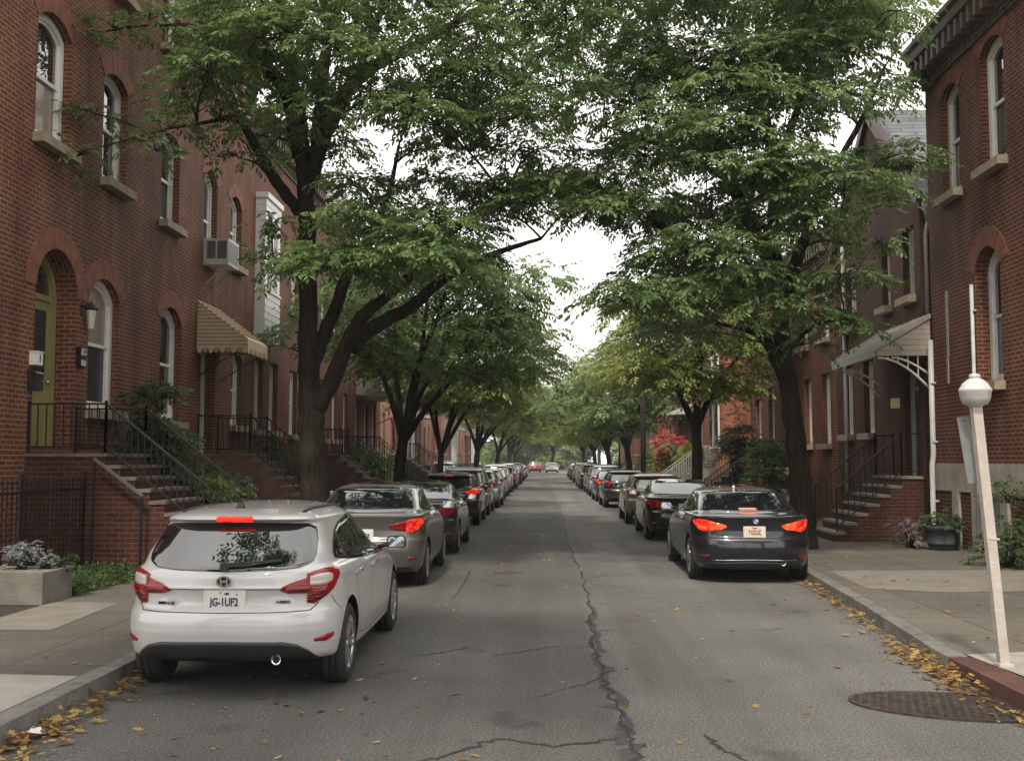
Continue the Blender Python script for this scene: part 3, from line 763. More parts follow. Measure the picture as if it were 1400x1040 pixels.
GL = 'brick rowhouses along the left side'; GR = 'brick rowhouses along the right side'
H1 = house('brick_rowhouse', 'three storey red brick rowhouse with olive arched doorway and tall arched windows', 'L', 9.0, 14.6, 13.4, [
    W_(17.15, 1.5, 2.05, 5.3, 0.72, kind='door', rec=0.36, door='olive_paint', frame='olive_paint', glazed=True, th=0.36),
    W_(19.05, 1.34, 2.72, 5.12, 0.36, glass=('pane_blind_reflection', 'pane_screen'), sill=True, th=0.36), W_(22.5, 1.25, 2.66, 5.1, 0.34, th=0.36),  # first window: bright reflection put into the upper pane's colour
    W_(13.6, 1.3, 2.7, 5.1, 0.34), W_(10.8, 1.3, 2.7, 5.1, 0.34),
    W_(16.8, 1.2, 6.97, 9.1, 0.24, th=0.36, glass=(None, 'pane_blind_reflection')), W_(19.3, 1.1, 6.94, 9.0, 0.2, th=0.36), W_(22.25, 1.1, 6.84, 8.8, 0.2, th=0.36, glass=(None, 'pane_screen')), W_(13.9, 1.2, 6.97, 9.1, 0.32), W_(11, 1.2, 6.97, 9.1, 0.32),
    W_(16.8, 1.1, 10.6, 12.3, 0.25), W_(19.3, 1.1, 10.6, 12.3, 0.25), W_(22.1, 1.1, 10.55, 12.3, 0.25), W_(13.9, 1.1, 10.6, 12.3, 0.25)],
    'brick_red', group=GL)
H2 = house('brick_rowhouse', 'three storey red brick rowhouse with striped awning over its dark door', 'L', 23.6, 5.25, 13.0, [
    W_(25.05, 1.1, 2.0, 4.4, 0, kind='door', rec=0.25, door='dark_door', frame='white_paint'), W_(27.4, 1.0, 2.72, 4.6, 0.2),
    W_(25.0, 1.0, 6.4, 8.75, 0.28, sill=False), W_(27.1, 1.0, 6.82, 8.65, 0.28), W_(24.75, 1.0, 10.95, 12.3, 0.2), W_(26.95, 1.0, 10.95, 12.3, 0.2)], 'brick_red', group=GL)
H3 = house('brick_rowhouse', 'brick rowhouse with a white sided oriel over slim tall windows', 'L', 28.85, 7.95, 11.2, [
    W_(29.55, 0.9, 2.68, 4.65), W_(31.15, 0.95, 2.68, 4.68, lintel=False), W_(33.65, 1.0, 2.64, 4.66), W_(35.6, 1.0, 2.0, 4.5, kind='door'),
    W_(33.7, 1.0, 6.55, 8.5), W_(35.6, 1.0, 6.55, 8.5)], 'brick_brown', group=GL, arches=False)
b = MB()
y0, y1 = 28.95 - 28.85, 30.6 - 28.85
b.box(y0, y1, -0.28, 0.02, 5.12, 6.5)
for i in range(7): b.box(y0 - 0.012, y1 + 0.012, -0.30, -0.0, 5.14 + i * 0.195, 5.14 + i * 0.195 + 0.17)
for (a, c) in ((y0, y0 + 0.28), (y0 + 0.78, y0 + 0.97), (y1 - 0.28, y1)): b.box(a, c, -0.28, 0.02, 6.5, 8.7)
b.box(y0, y1, -0.28, 0.02, 8.7, 9.1); b.box(y0 - 0.05, y1 + 0.05, -0.36, 0.02, 9.1, 9.25); b.box(y0 - 0.04, y1 + 0.04, -0.33, 0.02, 6.5, 6.56)
for i in range(2): b.box(y0 - 0.012, y1 + 0.012, -0.30, -0.0, 8.72 + i * 0.195, 8.72 + i * 0.195 + 0.17)
orl = b.build('oriel', M['siding'], H3)
for (a, c) in ((y0 + 0.28, y0 + 0.78), (y0 + 0.97, y1 - 0.28)):
    p = MB(); p.box(a, c, -0.2, -0.17, 6.56, 8.7); q = p.build('window', M['pane'], orl)
    p = MB(); p.box(a, c, -0.225, -0.2, 7.6, 7.66); p.box(a, a + 0.05, -0.225, -0.2, 6.56, 8.7); p.box(c - 0.05, c, -0.225, -0.2, 6.56, 8.7); p.build('window_frame', M['white_paint'], orl)
H4 = house('brick_rowhouse', 'tall brown brick rowhouse with white cornice behind the biggest tree trunk', 'L', 36.8, 7.2, 11.5, [
    W_(38.2, 1.0, 2.6, 4.7), W_(40.4, 1.0, 2.6, 4.7), W_(42.6, 1.05, 1.9, 4.5, kind='door'), W_(38.2, 1.0, 6.4, 8.4), W_(40.4, 1.0, 6.4, 8.4), W_(42.6, 1.0, 6.4, 8.4)], 'brick_brown', group=GL, cornice='white', arches=False)
H5 = house('brick_rowhouse', 'brick rowhouse with a pale metal porch roof on white posts', 'L', 44.0, 7.4, 9.2, [
    W_(45.3, 1.0, 2.4, 4.4), W_(49.8, 1.0, 2.4, 4.4), W_(47.6, 1.05, 1.8, 4.3, kind='door'), W_(45.6, 1.0, 5.8, 7.7), W_(47.7, 1.0, 5.8, 7.7), W_(49.8, 1.0, 5.8, 7.7)], 'brick_brown', group=GL, arches=False)
b = MB(); b.prism([(0.0, 5.35), (-1.9, 4.75), (-1.9, 4.5), (0.0, 4.6)], 'x', 1.0, 6.6)
for i in range(14): b.box(1.0 + i * 0.41, 1.03 + i * 0.41, -1.92, -1.9, 4.48, 4.76)
pr = b.build('porch_roof', M['awning_grey'], H5)
for u in (1.2, 2.9, 4.7, 6.4):
    c = MB(); c.box(u - 0.07, u + 0.07, -1.82, -1.68, 1.7, 4.52); c.box(u - 0.1, u + 0.1, -1.85, -1.65, 4.38, 4.5); c.build('porch_post', M['white_paint'], H5)
c = MB(); c.box(0.9, 6.7, -2.0, 0.0, 0.1, 1.7); c.build('porch_base', M['brownstone'], H5)

# right side
R1 = house('brick_corner_house', 'deep red brick house with dark bracketed cornice at the right edge', 'R', 9.0, 13.2, 10.1, [
    W_(20.9, 0.95, 7.05, 9.25, 0.22, th=0.36), W_(18.92, 1.0, 7.1, 9.4, 0.22, th=0.36, glass=(None, 'pane_screen')), W_(15.6, 1.0, 7.1, 9.4, 0.3), W_(12.4, 1.0, 7.1, 9.4, 0.3),
    W_(19.38, 1.1, 3.22, 5.7, 0.4, rec=0.24, th=0.36), W_(15.8, 1.1, 3.22, 5.7, 0.4, rec=0.24), W_(12.6, 1.1, 3.22, 5.7, 0.4),
    W_(19.5, 0.95, 0.18, 1.2, 0, rec=0.22, frame='grey_paint', sill=False)], 'brick_deep', group=GR, band=(1.24, 1.78))
u0 = 9.0 + 13.2 - 19.5
b = MB()
b.box(u0 - 0.78, u0 - 0.48, -0.06, 0.03, 0.1, 1.236); b.box(u0 + 0.48, u0 + 0.78, -0.06, 0.03, 0.1, 1.236); b.box(u0 - 0.48, u0 + 0.48, -0.06, 0.03, 1.2, 1.236); b.box(u0 - 0.5, u0 + 0.5, -0.14, 0.0, 0.08, 0.179)
c = MB(); c.box(u0 - 1.75, u0 - 1.42, -0.05, 0.03, 0.1, 1.236); c.build('stone_pier', M['stone_grey'], R1)
b.build('basement_surround', M['stone_grey'], R1)
# bricks laid proud on a patched strip beside the window, and the old mortar scar
b = MB(); us = 22.2 - 21.35
b.box(us - 0.06, us + 0.06, -0.012, 0.02, 3.9, 5.2); b.box(us - 0.07, us + 0.03, -0.014, 0.02, 3.35, 3.895)
b.build('mortar_scar', M['stone_grey'], R1)
c = MB(); c.tube([(22.2 - 19.98, -0.05, 5.1), (22.2 - 19.98, -0.05, 0.4)], 0.034, 10); 
for z in (4.6, 3.0, 1.9): c.box(22.2 - 19.98 - 0.07, 22.2 - 19.98 + 0.07, -0.055, 0.0, z, z + 0.03)
c.build('conduit', M['pipe_white'], R1)
c = MB(); xd = 22.2 - 22.12
c.tube([(xd, -0.07, 4.3), (xd, -0.07, 1.95), (xd + 0.02, -0.11, 1.75), (xd + 0.02, -0.11, 0.35), (xd + 0.02, -0.2, 0.2)], 0.055, 10)
for z in (3.4, 2.2, 1.0): c.box(xd - 0.075, xd + 0.075, -0.1, 0.0, z, z + 0.035)
c.build('downpipe', M['pipe_white'], R1)

GAP = (26.05 - 22.75) / 6.75
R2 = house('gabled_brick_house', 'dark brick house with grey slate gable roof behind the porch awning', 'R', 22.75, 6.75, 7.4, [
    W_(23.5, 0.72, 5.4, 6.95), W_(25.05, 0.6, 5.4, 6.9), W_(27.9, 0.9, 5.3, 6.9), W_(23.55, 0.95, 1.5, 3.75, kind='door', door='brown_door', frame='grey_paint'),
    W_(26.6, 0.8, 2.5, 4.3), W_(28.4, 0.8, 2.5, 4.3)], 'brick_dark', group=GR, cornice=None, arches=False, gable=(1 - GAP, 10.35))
ug = 6.75 * (1 - GAP)
b = MB()
for (ua, ub) in ((6.75 + 0.12, ug), (-0.12, ug)):
    za = 7.4 - 0.12 * (10.35 - 7.4) / abs(ub - ua); zb = 10.35
    th = 0.09
    b.add([(ua, 0.0, za), (ub, 0.0, zb), (ub, 9, zb), (ua, 9, za), (ua, 0.0, za + th), (ub, 0.0, zb + th), (ub, 9, zb + th), (ua, 9, za + th)],
          [(0, 1, 2, 3), (4, 7, 6, 5), (0, 4, 5, 1), (1, 5, 6, 2), (2, 6, 7, 3), (3, 7, 4, 0)])
rf = b.build('roof', M['slate'], R2)
uvl = rf.data.uv_layers['UVMap'].data; kk = math.hypot(GAP * 6.75, 2.95) / 2.95
for lp in rf.data.loops:
    co = rf.data.vertices[lp.vertex_index].co; uvl[lp.index].uv = (co.y + 0.1 * co.x, co.z * kk)
b = MB()
for (ua, ub) in ((6.75 + 0.14, ug), (-0.14, ug)):
    b.bar((ua, -0.03, 7.36), (ub, -0.03, 10.36), 0.16, 0.22)
b.build('gable_coping', M['cornice_brown'], R2)
b = MB(); b.tube([(6.75 + 0.2, 0.0, 7.28), (6.75 + 0.2, 9, 7.28)], 0.07, 8); b.lathe([(0.06, 6.9), (0.11, 7.2), (0.11, 7.25)], (6.75 + 0.2, 0.12, 0), 10); b.tube([(6.75 + 0.2, 0.12, 6.95), (6.75 + 0.06, 0.1, 6.6), (6.75 + 0.06, 0.1, 4.9)], 0.045, 8)
b.build('gutter', M['pipe_white'], R2)
b = MB(); b.box(6.75 - 1.6, 6.75 - 0.3, 4.2, 4.9, 9.3, 12.4); b.box(6.75 - 1.66, 6.75 - 0.24, 4.14, 4.96, 12.2, 12.34); b.build('chimney', M['brick_deep'], R2)
b = MB(); b.tube([(6.75 - (28.42 - 22.75), -0.06, 7.5), (6.75 - (28.42 - 22.75), -0.06, 1.0)], 0.05, 8); b.build('downpipe', M['pipe_white'], R2)

R3 = house('brick_rowhouse', 'dark brick rowhouse partly behind the right street tree trunk', 'R', 29.5, 7.3, 8.0, [
    W_(30.6, 0.9, 2.3, 4.3), W_(32.7, 0.9, 2.3, 4.3), W_(35.2, 1.0, 1.6, 4.1, kind='door'), W_(30.6, 0.9, 5.3, 7.0), W_(33, 0.9, 5.3, 7.0), W_(35.2, 0.9, 5.3, 7.0)], 'brick_brown', group=GR, arches=False)
R4 = house('brick_rowhouse', 'dark brick rowhouse before the orange bay house', 'R', 36.8, 5.0, 8.6, [
    W_(38.0, 0.9, 2.4, 4.4), W_(40.3, 1.0, 1.6, 4.1, kind='door'), W_(38.0, 0.9, 5.6, 7.4), W_(40.3, 0.9, 5.6, 7.4)], 'brick_brown', group=GR, arches=False)
R5 = house('brick_rowhouse', 'orange brick rowhouse with projecting two storey bay and white windows', 'R', 41.8, 7.6, 8.8, [
    W_(47.4, 0.95, 2.4, 4.4), W_(48.6, 0.9, 1.6, 4.1, kind='door'), W_(47.4, 0.9, 5.6, 7.4)], 'brick_orange', group=GR, arches=False, cornice='white')
b = MB(); ua, ub = 7.6 - 4.2, 7.6 - 0.05
b.prism([(ua, 0.02), (ub, 0.02), (ub, -0.55), (ub - 0.75, -1.05), (ua + 0.75, -1.05), (ua, -0.55)], 'z', 0.0, 6.3)
by = b.build('bay', M['brick_orange'], R5)
b = MB(); b.prism([(ua - 0.1, 0.02), (ub + 0.1, 0.02), (ub + 0.1, -0.6), (ub - 0.7, -1.15), (ua + 0.7, -1.15), (ua - 0.1, -0.6)], 'z', 6.3, 6.5); b.build('bay_cornice', M['white_paint'], by)
for i, u in enumerate((ua + 1.35, ub - 1.35)):
    for z0, z1 in ((2.3, 4.3), (4.75, 6.1)):
        p = MB(); p.box(u - 0.45, u + 0.45, -1.11, -1.052, z0, z1); f = p.build('window', M['white_paint'], by)
        p = MB(); p.box(u - 0.36, u + 0.36, -1.118, -1.112, z0 + 0.09, z1 - 0.09); p.build('pane', M['pane'], by)
b = MB(); b.prism([(-1.06, 4.72), (-1.5, 4.5), (-1.5, 4.42), (-1.06, 4.5)], 'x', ua + 0.6, ub - 0.6); b.build('slatted_awning', M['awning_grey'], by)

# houses further down both sides of the street
def far_house(side, y0, W, H, brick, cor, door, bays, label, awn=False, xf=8.0):
    ops = []; zb = random.uniform(2.1, 2.6); fl = [(zb, zb + 1.9), (zb + 3.2, zb + 4.9)] + ([(zb + 6.2, zb + 7.7)] if H > 10.2 else [])
    dk = random.randrange(bays)
    for fi, (a, c) in enumerate(fl):
        for k in range(bays):
            y = y0 + W * (k + 0.5) / bays
            if fi == 0 and k == dk: ops.append(W_(y, 1.05, 1.5, 4.0, kind='door', door=door))
            else: ops.append(W_(y, 0.95, a, c, detail=False, frame=random.choice(['white_paint', 'white_paint', 'cream_paint'])))
    t = house('brick_rowhouse', label, side, y0, W, H, ops, brick, 9, GL if side == 'L' else GR, cornice=cor, arches=False, xf=xf)
    if awn:
        u = ops[dk]['u']; b = MB(); b.prism([(0, 4.9), (-1.3, 4.4), (-1.3, 4.25), (0, 4.3)], 'x', u - 1.2, u + 1.2); b.build('door_awning', M['awning_grey'], t)
    u = ops[dk]['u']; st = MB()
    for i in range(7): st.box(u - 0.7, u + 0.7, -0.5 - 0.24 * (7 - i), 0.0 if i == 0 else -0.001 * i, 0.1 + 0.2 * i, 0.1 + 0.2 * (i + 1))
    st.build('steps', M['step_stone'], t)
    return t
far = [('L', 51.6, 7.6, 8.6, 'brick_salmon', 'white', 'dark_door', 3, 'salmon brick rowhouse with white cornice just past the porch house'),
       ('L', 59.4, 7.2, 10.6, 'brick_red', 'brown', 'olive_paint', 3, 'three storey red rowhouse with olive door beyond the salmon one'),
       ('L', 66.8, 8.0, 8.8, 'brick_salmon', 'grey', 'brown_door', 3, 'wide salmon brick rowhouse with grey cornice and brown door'),
       ('L', 75.0, 7.0, 9.4, 'brick_orange', 'cream', 'white_paint', 2, 'orange brick rowhouse with cream cornice on the left side'),
       ('L', 82.2, 8.4, 9.8, 'brick_salmon', 'brown', 'dark_door', 3, 'pale salmon rowhouse with brown cornice behind the slim tree'),
       ('L', 90.8, 7.5, 8.6, 'siding', 'white', 'dark_door', 3, 'white sided rowhouse far along the left side'),
       ('L', 98.5, 8.0, 10.8, 'brick_salmon', 'cream', 'olive_paint', 3, 'three storey salmon rowhouse with cream cornice in the distance'),
       ('L', 106.7, 9.0, 9.0, 'brick_brown', 'grey', 'brown_door', 3, 'brown rowhouse with grey cornice far down the left side'),
       ('L', 116.0, 9.0, 9.6, 'siding', 'grey', 'brown_door', 3, 'last pale sided house at the far left end'),
       ('R', 49.6, 7.4, 8.8, 'brick_deep', 'brown', 'dark_door', 2, 'deep red rowhouse beside the orange bay house'),
       ('R', 57.2, 7.4, 8.4, 'brick_red', 'white', 'brown_door', 3, 'red rowhouse with white cornice behind the flowering bush'),
       ('R', 64.8, 7.6, 9.0, 'brick_orange', 'white', 'white_paint', 3, 'orange brick rowhouse with white trim by the far street lamp'),
       ('R', 72.6, 8.0, 8.6, 'brick_orange', 'grey', 'dark_door', 3, 'orange brick rowhouse with grey cornice past the far street lamp'),
       ('R', 80.8, 8.0, 9.6, 'siding', 'white', 'brown_door', 2, 'white sided rowhouse on the right in the distance'),
       ('R', 89.0, 9.0, 9.0, 'brick_brown', 'cream', 'dark_door', 3, 'brown rowhouse with cream cornice far down the right side'),
       ('R', 98.2, 9.0, 9.8, 'brick_red', 'grey', 'olive_paint', 3, 'red rowhouse with grey cornice far down the right side'),
       ('R', 107.4, 9.0, 9.0, 'brick_salmon', 'brown', 'brown_door', 3, 'last salmon rowhouse at the far right end')]
for i, (sd_, y0, W, H, br, co, do, ba, la) in enumerate(far):
    far_house(sd_, y0, W, H, br, co, do, ba, la, awn=(i % 3 == 1))

# ---------------------------------------------------------------- stoops with iron railings
def railing(p, top, z_off, pts, root, m='iron', sp=0.13, posts=True, h=0.88, bottom=0.1, finial=False):
    """pts: list of (x, y, z) foot points"""
    b = MB()
    for i in range(len(pts) - 1):
        a, c = Vector(pts[i]), Vector(pts[i + 1])
        up = Vector((0, 0, 1))
        b.bar(a + up * h, c + up * h, 0.045, 0.028)
        b.bar(a + up * bottom, c + up * bottom, 0.03, 0.02)
        n = max(1, int((c - a).length / sp))
        for k in range(n + 1):
            q = a.lerp(c, k / n); wd = 0.034 if (k in (0, n)) else 0.016
            b.bar(q + up * (0.0 if k in (0, n) else bottom), q + up * (h + (0.05 if k in (0, n) else -0.005)), wd, wd, up=(0, 1, 0))
            if k not in (0, n) and k % 2 == 0 and finial:
                b.lathe([(0.0, 0), (0.03, 0.03), (0.0, 0.06)], q + up * (h * 0.6), 6)
    return b.build('railing', M[m], root)
def stoop(label, s, xf, yc, width, ztop, plat, n, run, wallm, treadm, railm='iron', rails=(1, 1), group=None, h=0.86, sp=0.13):
    t = thing('stoop', label, 'stoop', (s * xf, yc, PZ), 0, group)
    rise = (ztop - PZ) / n; out = -s      # outward direction in x
    prof = [(0, -0.04), (0, ztop - PZ - 0.055), (out * plat, ztop - PZ - 0.055)]
    for i in range(1, n):
        x = plat + run * (i - 1); z = ztop - PZ - rise * i - 0.055
        prof += [(out * x, z), (out * (x + run), z)]
    prof += [(out * (plat + run * (n - 1)), -0.04)]
    b = MB(); wd = width / 2
    b.prism([(a, c) for a, c in prof], 'y', -wd, wd, 0)
    me = b.mesh('steps', [M[wallm], M[treadm]]); fix_normals(me); st = link('steps', me, t)
    tr = MB(); tr.box(out * 0.002, out * (plat + 0.03), -wd - 0.03, wd + 0.03, ztop - PZ - 0.053, ztop - PZ)
    for i in range(1, n):
        x = plat + run * (i - 1); z = ztop - PZ - rise * i
        tr.box(out * (x + 0.001), out * (x + run + 0.025), -wd - 0.02 - 0.001 * i, wd + 0.02 + 0.001 * i, z - 0.053, z)
    tr.build('treads', M[treadm], t)
    zt = ztop - PZ; xe = plat + run * (n - 1)
    for k, sd in enumerate((-1, 1)):
        if not rails[k]: continue
        y = sd * (wd - 0.05)
        railing(None, None, 0, [(out * 0.03, y, zt), (out * (plat - 0.02), y, zt), (out * (xe - run * 0.3), y, rise * 1.0)], t, railm, sp=sp, h=h)
    return t
GS = 'front stoops with railings'
stoop('brownstone stoop with black iron railing beneath the olive arched doorway', -1, 8.0, 17.1, 1.75, 1.95, 1.25, 10, 0.235, 'brick_dark', 'step_stone', group=GS, h=0.76)
stoop('stone stoop with black railing under the striped awning', -1, 8.0, 25.1, 1.6, 2.0, 1.25, 10, 0.235, 'brownstone', 'step_stone', group=GS)
stoop('stoop with dark railing behind the biggest tree trunk', -1, 8.0, 35.6, 1.6, 2.0, 1.3, 10, 0.25, 'brownstone', 'step_stone', group=GS)
stoop('stone stoop with dark railing before the white cornice rowhouse', -1, 8.0, 42.6, 1.6, 1.9, 1.3, 9, 0.25, 'brownstone', 'step_concrete', group=GS)
stoop('long stoop with dark railing in front of the metal roofed porch', -1, 6.0, 47.6, 1.5, 1.7, 0.3, 9, 0.26, 'brownstone', 'step_concrete', group=GS)
stoop('concrete stoop with grey metal railings under the porch awning', 1, 8.0, 23.9, 1.9, 1.5, 0.45, 7, 0.24, 'brick_dark', 'step_concrete', 'iron', group=GS, h=0.9, sp=0.16)
stoop('dark stoop with iron railing beside the right street tree', 1, 8.0, 35.2, 1.6, 1.6, 1.0, 8, 0.25, 'brownstone', 'step_concrete', group=GS)
stoop('stoop with silvery railings before the dark brick rowhouse', 1, 8.0, 40.3, 1.6, 1.6, 1.0, 8, 0.27, 'step_concrete', 'step_concrete', 'iron_grey', group=GS)
stoop('stoop with pale railings beside the orange bay', 1, 8.0, 48.6, 1.6, 1.6, 1.0, 8, 0.27, 'step_concrete', 'step_concrete', 'iron_grey', group=GS)

# porch awning of the gabled house
t = thing('porch_awning', 'sloping metal porch awning with white scrolled brackets over the concrete stoop', 'awning', (8.0, 22.3, 0))
Y0, Y1 = 0.0, 3.3
b = MB(); b.prism([(0.0, 4.86), (-1.16, 4.16), (-1.16, 4.09), (0.0, 4.78)], 'y', Y0 - 0.06, Y1 + 0.06)
for i in range(12):
    y = Y0 + (Y1 - Y0) * i / 11; b.bar((0, y, 4.87), (-1.16, y, 4.172), 0.035, 0.03)
b.build('awning_roof', M['awning_grey'], t)
b = MB()
for i in range(7):
    za = 4.0 + i * 0.112; zb = za + 0.105
    xa = max(-1.12, -(4.78 - za) / 0.69 * 1.16 + 0.02); xb = max(-1.12, -(4.78 - zb) / 0.69 * 1.16 + 0.02)
    if xb > -0.03: b.prism([(xa, za), (-0.012, za), (-0.012, zb - 0.03)], 'y', Y0 - 0.03, Y0 - 0.005)
    else: b.prism([(xa, za), (-0.012, za), (-0.012, zb), (xb, zb)], 'y', Y0 - 0.03, Y0 - 0.005)
b.build('side_panel', mat('siding_warm', (0.42, 0.36, 0.31), 0.55, var=0.1), t)
b = MB(); b.box(-1.16, -1.13, Y0, Y1, 3.98, 4.088); b.build('valance', M['awning_grey'], t)
for (yy) in (Y0 + 0.02, Y1 - 0.02):
    b = MB()
    arc = [(-1.08 + 1.02 * (i / 10), yy, 3.96 - 0.62 * (i / 10) ** 1.9) for i in range(11)]
    b.tube(arc, 0.024, 8)
    arc2 = [(-0.8 + 0.76 * (i / 8), yy, 3.97 - 0.36 * (i / 8) ** 1.7) for i in range(9)]
    b.tube(arc2, 0.024, 8)
    for k in (2, 4, 6, 8): b.bar(arc[k], (arc[k][0], yy, 4.0), 0.02, up=(0, 1, 0))
    b.build('bracket', M['white_paint'], t)

# striped fabric awning over the second door, left side
t = thing('striped_awning', 'tan and brown striped awning with scalloped edge over the dark door', 'awning', (-8.0, 24.2, 0))
NS = 11; L0 = (0.0, 5.5); L1 = (1.18, 4.62); yA, yB = 0.0, 1.75
b = MB()
for i in range(NS):
    a = (L0[0] + (L1[0] - L0[0]) * i / NS, L0[1] + (L1[1] - L0[1]) * i / NS); c = (L0[0] + (L1[0] - L0[0]) * (i + 1) / NS, L0[1] + (L1[1] - L0[1]) * (i + 1) / NS)
    b.add([(a[0], yA, a[1]), (c[0], yA, c[1]), (c[0], yB, c[1]), (a[0], yB, a[1])], [(0, 1, 2, 3)], 0)
    # ribs of the corrugated sheet make the stripes
    b.bar((a[0], yA - 0.01, a[1] + 0.01), (a[0], yB + 0.01, a[1] + 0.01), 0.03, 0.035, m=1)
b.box(L1[0] - 0.02, L1[0], yA, yB, 4.4, 4.62, 0)
me = b.mesh('cover', [M['awning_tan'], M['awning_tan2']]); link('cover', me, t)
for yy in (yA, yB):
    b = MB(); n = 12
    for i in range(n):
        zt = lambda x: L0[1] + (L1[1] - L0[1]) * x / L1[0]
        z0 = 4.42 + (5.45 - 4.42) * i / n; z1 = 4.42 + (5.45 - 4.42) * (i + 1) / n
        xm0 = min(L1[0], (5.5 - z0) / (5.5 - 4.62) * L1[0]); xm1 = min(L1[0], (5.5 - z1) / (5.5 - 4.62) * L1[0])
        b.prism([(0.0, z0), (xm0, z0), (xm1, z1 - 0.035), (0.0, z1 - 0.035)], 'y', yy - 0.012, yy + 0.012, 0)
        b.prism([(0.0, z1 - 0.034), (xm1, z1 - 0.034), (xm1, z1), (0.0, z1)], 'y', yy - 0.017, yy + 0.012, 1)
    me = b.mesh('side_cheek', [M['awning_tan'], M['awning_tan2']]); link('side_cheek', me, t)
b = MB(); n = 9
def scal(P, Q, dirn):
    for i in range(n):
        A = Vector(P).lerp(Vector(Q), i / n); Bq = Vector(P).lerp(Vector(Q), (i + 1) / n); mid = (A + Bq) / 2; d = (Bq - A) / 2
        pts = [A] + [mid + d * math.cos(PI - PI * k / 6) * 0.96 + Vector((0, 0, -0.13 * math.sin(PI * k / 6))) for k in range(7)] + [Bq]
        off = Vector(dirn) * 0.012
        k = len(pts); b.add([p for p in pts] + [p + off for p in pts], [tuple(range(k)), tuple(range(k, 2 * k))[::-1]] + [(j, (j + 1) % k, k + (j + 1) % k, k + j) for j in range(k)], i % 2)
scal((L1[0], yA, 4.41), (L1[0], yB, 4.41), (-1, 0, 0)); scal((0, yA, 4.42), (L1[0], yA, 4.42), (0, 1, 0))
me = b.mesh('scalloped_valance', [M['awning_tan'], M['awning_tan2']]); link('scalloped_valance', me, t)
b = MB()
for yy in (yA + 0.05, yB - 0.05): b.tube([(0.02, yy, 3.75), (0.7, yy, 4.2), (1.12, yy, 4.42)], 0.014, 6)
b.build('support_rod', M['iron'], t)
# ---------------------------------------------------------------- cars
def car_keys(kind, Lc, Hs=1.0, Ws=1.0):
    """(z, half width, rear y, front y) of horizontal slices through the body"""
    L = Lc
    if kind == 'hatch':
        k = [(.19, .74, .66, L-.3), (.215, .82, .60, L-.16), (.262, .85, .42, L-.1), (.285, .853, .16, L-.08), (.30, .855, .10, L-.06), (.335, .86, .05, L-.03), (.42, .872, .02, L-.01), (.52, .878, .0, L), (.60, .880, .004, L-.01), (.665, .880, .03, L-.06),
             (.685, .879, .062, L-.09), (.70, .879, .082, L-.11), (.78, .878, .088, L-.3), (.845, .876, .075, L-.6), (.865, .874, .088, L-.72), (.93, .865, .10, L-1.0), (.975, .845, .125, L-1.2), (1.0, .815, .15, L-1.26), (1.02, .79, .168, L-1.3),
             (1.15, .735, .275, L-1.52), (1.30, .665, .40, L-1.8), (1.345, .645, .44, L-1.9), (1.352, .645, .36, L-1.92), (1.375, .63, .345, L-1.98), (1.40, .60, .40, L-2.06), (1.42, .565, .53, L-2.14), (1.44, .50, .74, L-2.22), (1.46, .38, 1.1, L-2.36), (1.472, .22, 1.45, L-2.5), (1.476, .06, 1.75, L-2.6)]
    elif kind == 'sedan':
        k = [(.19, .74, .26, L-.3), (.215, .83, .13, L-.16), (.30, .87, .05, L-.06), (.42, .888, .015, L-.01), (.52, .893, .0, L), (.60, .895, .004, L-.01), (.66, .895, .02, L-.06),
             (.68, .894, .045, L-.09), (.70, .893, .07, L-.11), (.80, .89, .075, L-.35), (.90, .882, .06, L-.8), (.95, .87, .045, L-1.1), (.985, .855, .03, L-1.3), (1.0, .85, .035, L-1.36), (1.015, .835, .10, L-1.4), (1.03, .81, .26, L-1.44), (1.045, .79, .44, L-1.48),
             (1.06, .775, .53, L-1.52), (1.18, .725, .80, L-1.76), (1.30, .665, 1.10, L-2.02), (1.34, .635, 1.22, L-2.12), (1.37, .585, 1.40, L-2.22), (1.395, .49, 1.66, L-2.36), (1.41, .33, 2.05, L-2.5), (1.42, .18, 2.25, L-2.62), (1.423, .05, 2.4, L-2.7)]
    else:  # suv / wagon / van
        H = {'suv': 1.62, 'wagon': 1.5, 'van': 1.8}[kind]
        s = (H - 1.0) / 0.62
        up = lambda z: 1.0 + (z - 1.0) * s
        k = [(.24, .76, .24, L-.3), (.27, .83, .13, L-.16), (.36, .868, .05, L-.05), (.48, .885, .01, L-.01), (.58, .888, .0, L), (.66, .89, .006, L-.01), (.72, .89, .03, L-.05),
             (.735, .888, .07, L-.08), (.76, .887, .09, L-.12), (.85, .885, .09, L-.35), (.95, .875, .095, L-.75), (1.0, .86, .105, L-1.05), (1.03, .83, .125, L-1.15),
             (up(1.06), .80, .145, L-1.2), (up(1.25), .735, .25, L-1.5), (up(1.42), .675, .345, L-1.78), (up(1.47), .66, .37, L-1.86), (up(1.478), .66, .28, L-1.88), (up(1.51), .645, .27, L-1.94), (up(1.54), .61, .32, L-2.02), (up(1.565), .56, .45, L-2.1), (up(1.59), .46, .75, L-2.22), (up(1.607), .32, 1.1, L-2.36), (up(1.617), .17, 1.5, L-2.5), (up(1.62), .05, 1.8, L-2.6)]
    return [(z * Hs, w * Ws, r, f) for z, w, r, f in k]

